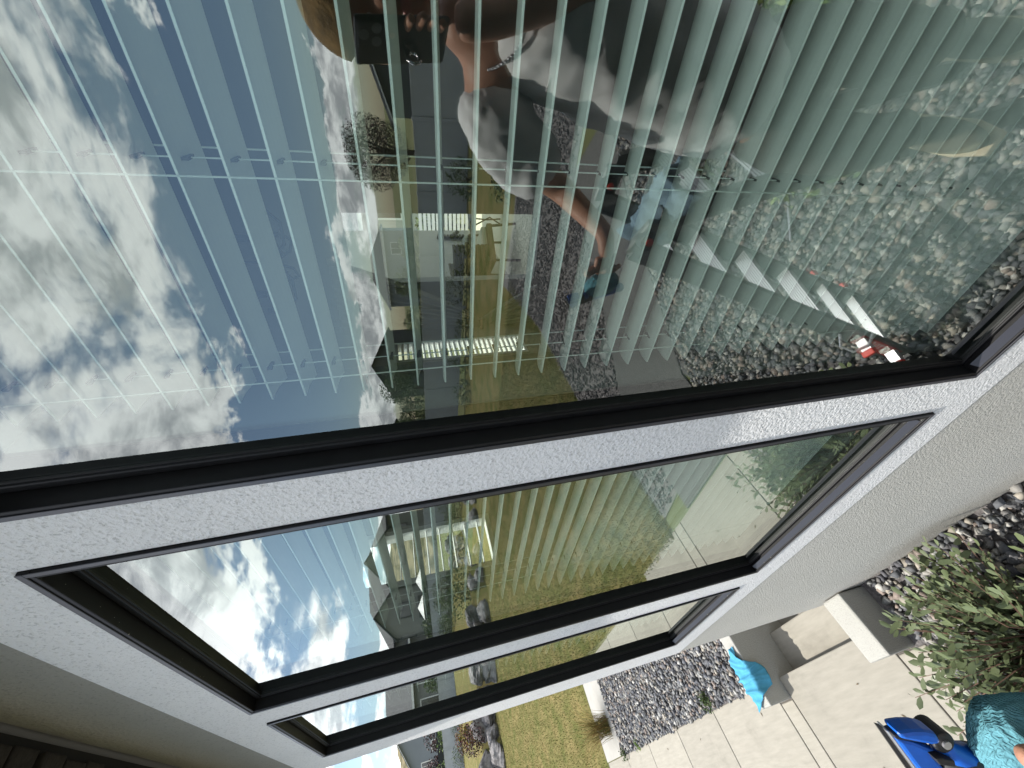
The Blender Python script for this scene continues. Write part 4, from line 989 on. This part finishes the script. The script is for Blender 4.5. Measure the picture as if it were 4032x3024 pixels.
for s in (-1, 1):
    obj('ear', MB().sphere(HC + V((s * .077, -.005, -.005)), .012, .020, .032, 12, 8), M_SKIN, ho, smooth=True)
    obj('eye', MB().sphere(HC + V((s * .030, .0855, .010)), .0115, .0105, .0115, 12, 8), M_WHITE, ho, smooth=True)
    obj('pupil', MB().sphere(HC + V((s * .030, .0945, .010)), .0052, .003, .0052, 10, 6), M_GASKET, ho, smooth=True)
obj('lips', MB().sphere(HC + V((0, .090, -.050)), .024, .008, .008, 14, 8), mat('lips', (.42, .13, .11), .4), ho, smooth=True)
def hairfn(q, d):
    k = 1 + .06 * mnoise.noise(d * 6) + .03 * mnoise.noise(d * 17); q = q * k
    if d.z < -.15 and d.y > -.2: q *= .86
    if d.y > .5 and d.z < .45: q *= .86
    return q
obj('hair', MB().sphere(HC + V((0, -.008, .016)), .086, .104, .112, 40, 28, hairfn), M_HAIR, ho, smooth=True)
def capfn(q, d):
    if d.z < .1: q = q * .8
    return q
obj('cap', MB().sphere(HC + V((0, -.005, .040)), .091, .108, .092, 36, 22, capfn), M_CAP, pr, smooth=True)
# shirt
SJ = [(-.035, -.235, -.96, (.215, .175)), (.0, -.235, -.72, (.205, .165)), (.035, -.23, -.48, (.19, .155)), (.055, -.225, -.33, (.185, .130)), (.056, -.216, -.205, (.085, .075))]
skin_obj('shirt', SJ, [(0, 1), (1, 2), (2, 3), (3, 4)], M_SHIRT, pr, 4, 0, .040, .07)
skin_obj('sleeve', [(-.03, -.215, -.225, .075), (-.115, -.222, -.245, .092), (-.195, -.238, -.335, .094), (-.240, -.252, -.410, .092)], [(0, 1), (1, 2), (2, 3)], M_SHIRT, pr, 4, 0, .030, .06)
skin_obj('sleeve', [(.14, -.215, -.225, .075), (.22, -.222, -.235, .085), (.21, -.20, -.33, .080), (.195, -.185, -.385, .078)], [(0, 1), (1, 2), (2, 3)], M_SHIRT, pr, 4, 0, .030, .06)
# chest pocket
pk = obj('pocket', MB().box(-.045, .045, -.0015, .0015, -.055, .05), M_SHIRT, pr, bevel=.001); pk.location = (-.022, -.100, -.385); pk.rotation_euler = (R_(6), 0, .62)
PJ = [(-.03, -.24, -.93, (.155, .125)), (-.025, -.245, -1.0, (.16, .13)), (-.11, -.25, -1.10, .105), (-.11, -.17, -1.37, .082), (-.065, -.26, -1.60, .068), (.08, -.27, -1.10, .105), (.12, -.20, -1.37, .082), (.16, -.32, -1.60, .068)]
skin_obj('trousers', PJ, [(0, 1), (1, 2), (2, 3), (3, 4), (1, 5), (5, 6), (6, 7)], M_PANTS, pr, 3, 0, .035, .08)
for i, (x, y) in enumerate(((-.065, -.21), (.16, -.27))):
    s = obj('shoe', MB().sphere((x, y + .03, -1.655), .046, .135, .048, 20, 12), M_SHOE, pr, smooth=True)
    obj('sole', MB().prism([(x - .045, y - .10, -1.71), (x + .045, y - .10, -1.71), (x + .05, y + .08, -1.71), (x + .03, y + .165, -1.71), (x - .03, y + .165, -1.71), (x - .05, y + .08, -1.71)], (0, 0, 1), .028), M_SOLE, s, bevel=.006)
# necklace
nk = []
for k in range(26):
    a = math.pi * 2 * k / 26; c_ = math.cos(a); s_ = math.sin(a)
    nk.append(V((.056 + .082 * c_, -.200 + .112 * s_, -.205 - .075 * max(0, s_) ** 1.3 + .01 * (1 - abs(c_)))))
nb = MB()
for i, p in enumerate(nk):
    q = nk[(i + 1) % len(nk)]
    for t in (0, .33, .66): nb.sphere(p.lerp(q, t), .0042, .0042, .0042, 7, 5)
obj('necklace', nb, M_SILV, pr, smooth=True)

# phone, held just behind the lens
ph = root('phone', tuple(-FWD * .010), label='black phone with triple camera held at the face', cat='phone')
def pc(r_, d_, f_): return RIGHT * r_ + DOWN * d_ + FWD * f_
obj('case', MB().obox(pc(.050, .010, -.006), RIGHT, DOWN, FWD, .078, .039, .0045), M_PHONE, ph, bevel=.006)
bp = obj('camera_bump', MB().obox(pc(-.004, -.003, -.0008), RIGHT, DOWN, FWD, .020, .021, .0014), M_PHONE, ph, bevel=.0012)
for a, b in ((.009, .009), (.009, -.012), (-.011, -.002)):
    p = pc(-.004 + a, -.003 + b, .0006); obj('lens', MB().tube([p, p + FWD * .0008], .0066, 20), M_LENS, bp); obj('lens_bezel', MB().tube([p - FWD * .0006, p + FWD * .0004], .0082, 20), M_RAIL, bp)
rg = MB()
c_ = PH + V((-.02, .03, .01)); pts = [c_ + (RIGHT * math.cos(k * .5236) + FWD * math.sin(k * .5236)) * .0108 for k in range(13)]
obj('ring', rg.tube(pts, .0036, 8, False), M_SILV, pr, smooth=True)

# ------------------------------------------------------------------ squeegee and mitt in the hand
SQ0 = FWD * .40
def cf(x, y, z=0): return RIGHT * x + DOWN * y + FWD * (.40 + z)
sq = root('squeegee', tuple(cf(.44, .37)), label='bright blue window squeegee held over the patio', cat='squeegee'); SO = cf(.44, .37)
def ext(poly, z0, z1): return MB().prism([cf(x, y, z0) - SO for x, y in poly], FWD, z1 - z0)
def off(poly): return poly
obj('rubber_blade', ext([(.3812, .3568), (.3862, .3580), (.445, .4400), (.440, .4410)], .002, .0055), M_RUB, sq)
obj('blade_channel', ext([(.3875, .3592), (.3905, .3590), (.450, .4385), (.447, .4410)], -.003, .010), M_ALU, sq, bevel=.001)
obj('head', ext([(.3928, .3632), (.4120, .3672), (.4372, .3776), (.4345, .3835), (.4470, .3990), (.4600, .4200), (.4420, .4270), (.4150, .3930)], -.006, .012), M_BLUE, sq, bevel=.004)
obj('clip', ext([(.3908, .3533), (.4060, .3512), (.4180, .3512), (.4298, .3536), (.4352, .3643), (.4250, .3655), (.3945, .3600)], -.012, .008), M_BLUE, sq, bevel=.004)
obj('clip_slot', ext([(.3895, .3585), (.3950, .3570), (.4280, .3640), (.4250, .3668), (.3920, .3625)], -.008, .004), M_RUB, sq, bevel=.001)
obj('pivot', MB().tube([cf(.4395, .3650, -.010) - SO, cf(.4395, .3650, .014) - SO], .0105, 20), M_RUB, sq, bevel=.002)
obj('pivot_pin', MB().tube([cf(.4395, .3650, -.0125) - SO, cf(.4395, .3650, -.0102) - SO], .004, 14), M_ALU, sq)
obj('collar', ext([(.4255, .3768), (.4330, .3768), (.4450, .3790), (.4460, .3850), (.4300, .3830)], -.014, -.004), M_RUB, sq, bevel=.001)
obj('neck', MB().tube([cf(.440, .366) - SO, cf(.449, .378) - SO, cf(.462, .386) - SO, cf(.480, .389) - SO], [.009, .0105, .012, .0125], 16), M_BLUE, sq, smooth=True)
obj('grip', MB().tube([cf(.445, .392, .004) - SO, cf(.462, .392, .002) - SO, cf(.480, .391) - SO, cf(.498, .3925) - SO], [.010, .0145, .0150, .0145], 18), M_RUB, sq, smooth=True)
hm = MB().tube([cf(.4975, .3930) - SO, cf(.56, .398) - SO, cf(.62, .404) - SO], [.0135, .0135, .013], 18); obj('handle', hm, M_BLUE, sq, smooth=True)
rb = MB()
for k in range(14):
    t = .500 + k * .006; rb.tube([cf(t, .3932 + (t - .4975) * .09) - SO, cf(t + .0028, .3933 + (t - .4975) * .09) - SO], .0146, 18)
obj('handle_rib', rb, M_BLUE, sq, kind='stuff')
# mitt: a curled washer sleeve with ribbed pile
mt_c = cf(.5190, .3590, -.015); mm = MB()
def mfn(q, d):
    k = 1 + .05 * mnoise.noise(d * 3.0) + .022 * math.sin(d.y * 34 + d.x * 9 + d.z * 22) + .02 * mnoise.noise(d * 14)
    return q * k
mm.sphere((0, 0, 0), .052, .0365, .030, 72, 48, lambda q, d: mfn(V((math.copysign(abs(d.x) ** .72, d.x) * .050, math.copysign(abs(d.y) ** .75, d.y) * .041, d.z * .03)), d))
mm2 = MB(); mm2.add([RIGHT * v[0] + DOWN * v[1] + FWD * v[2] for v in mm.v], mm.f)
o = obj('washing_mitt', mm2, M_TEAL, smooth=True, label='teal knitted washing mitt held above the squeegee handle', cat='mitt'); o.location = mt_c
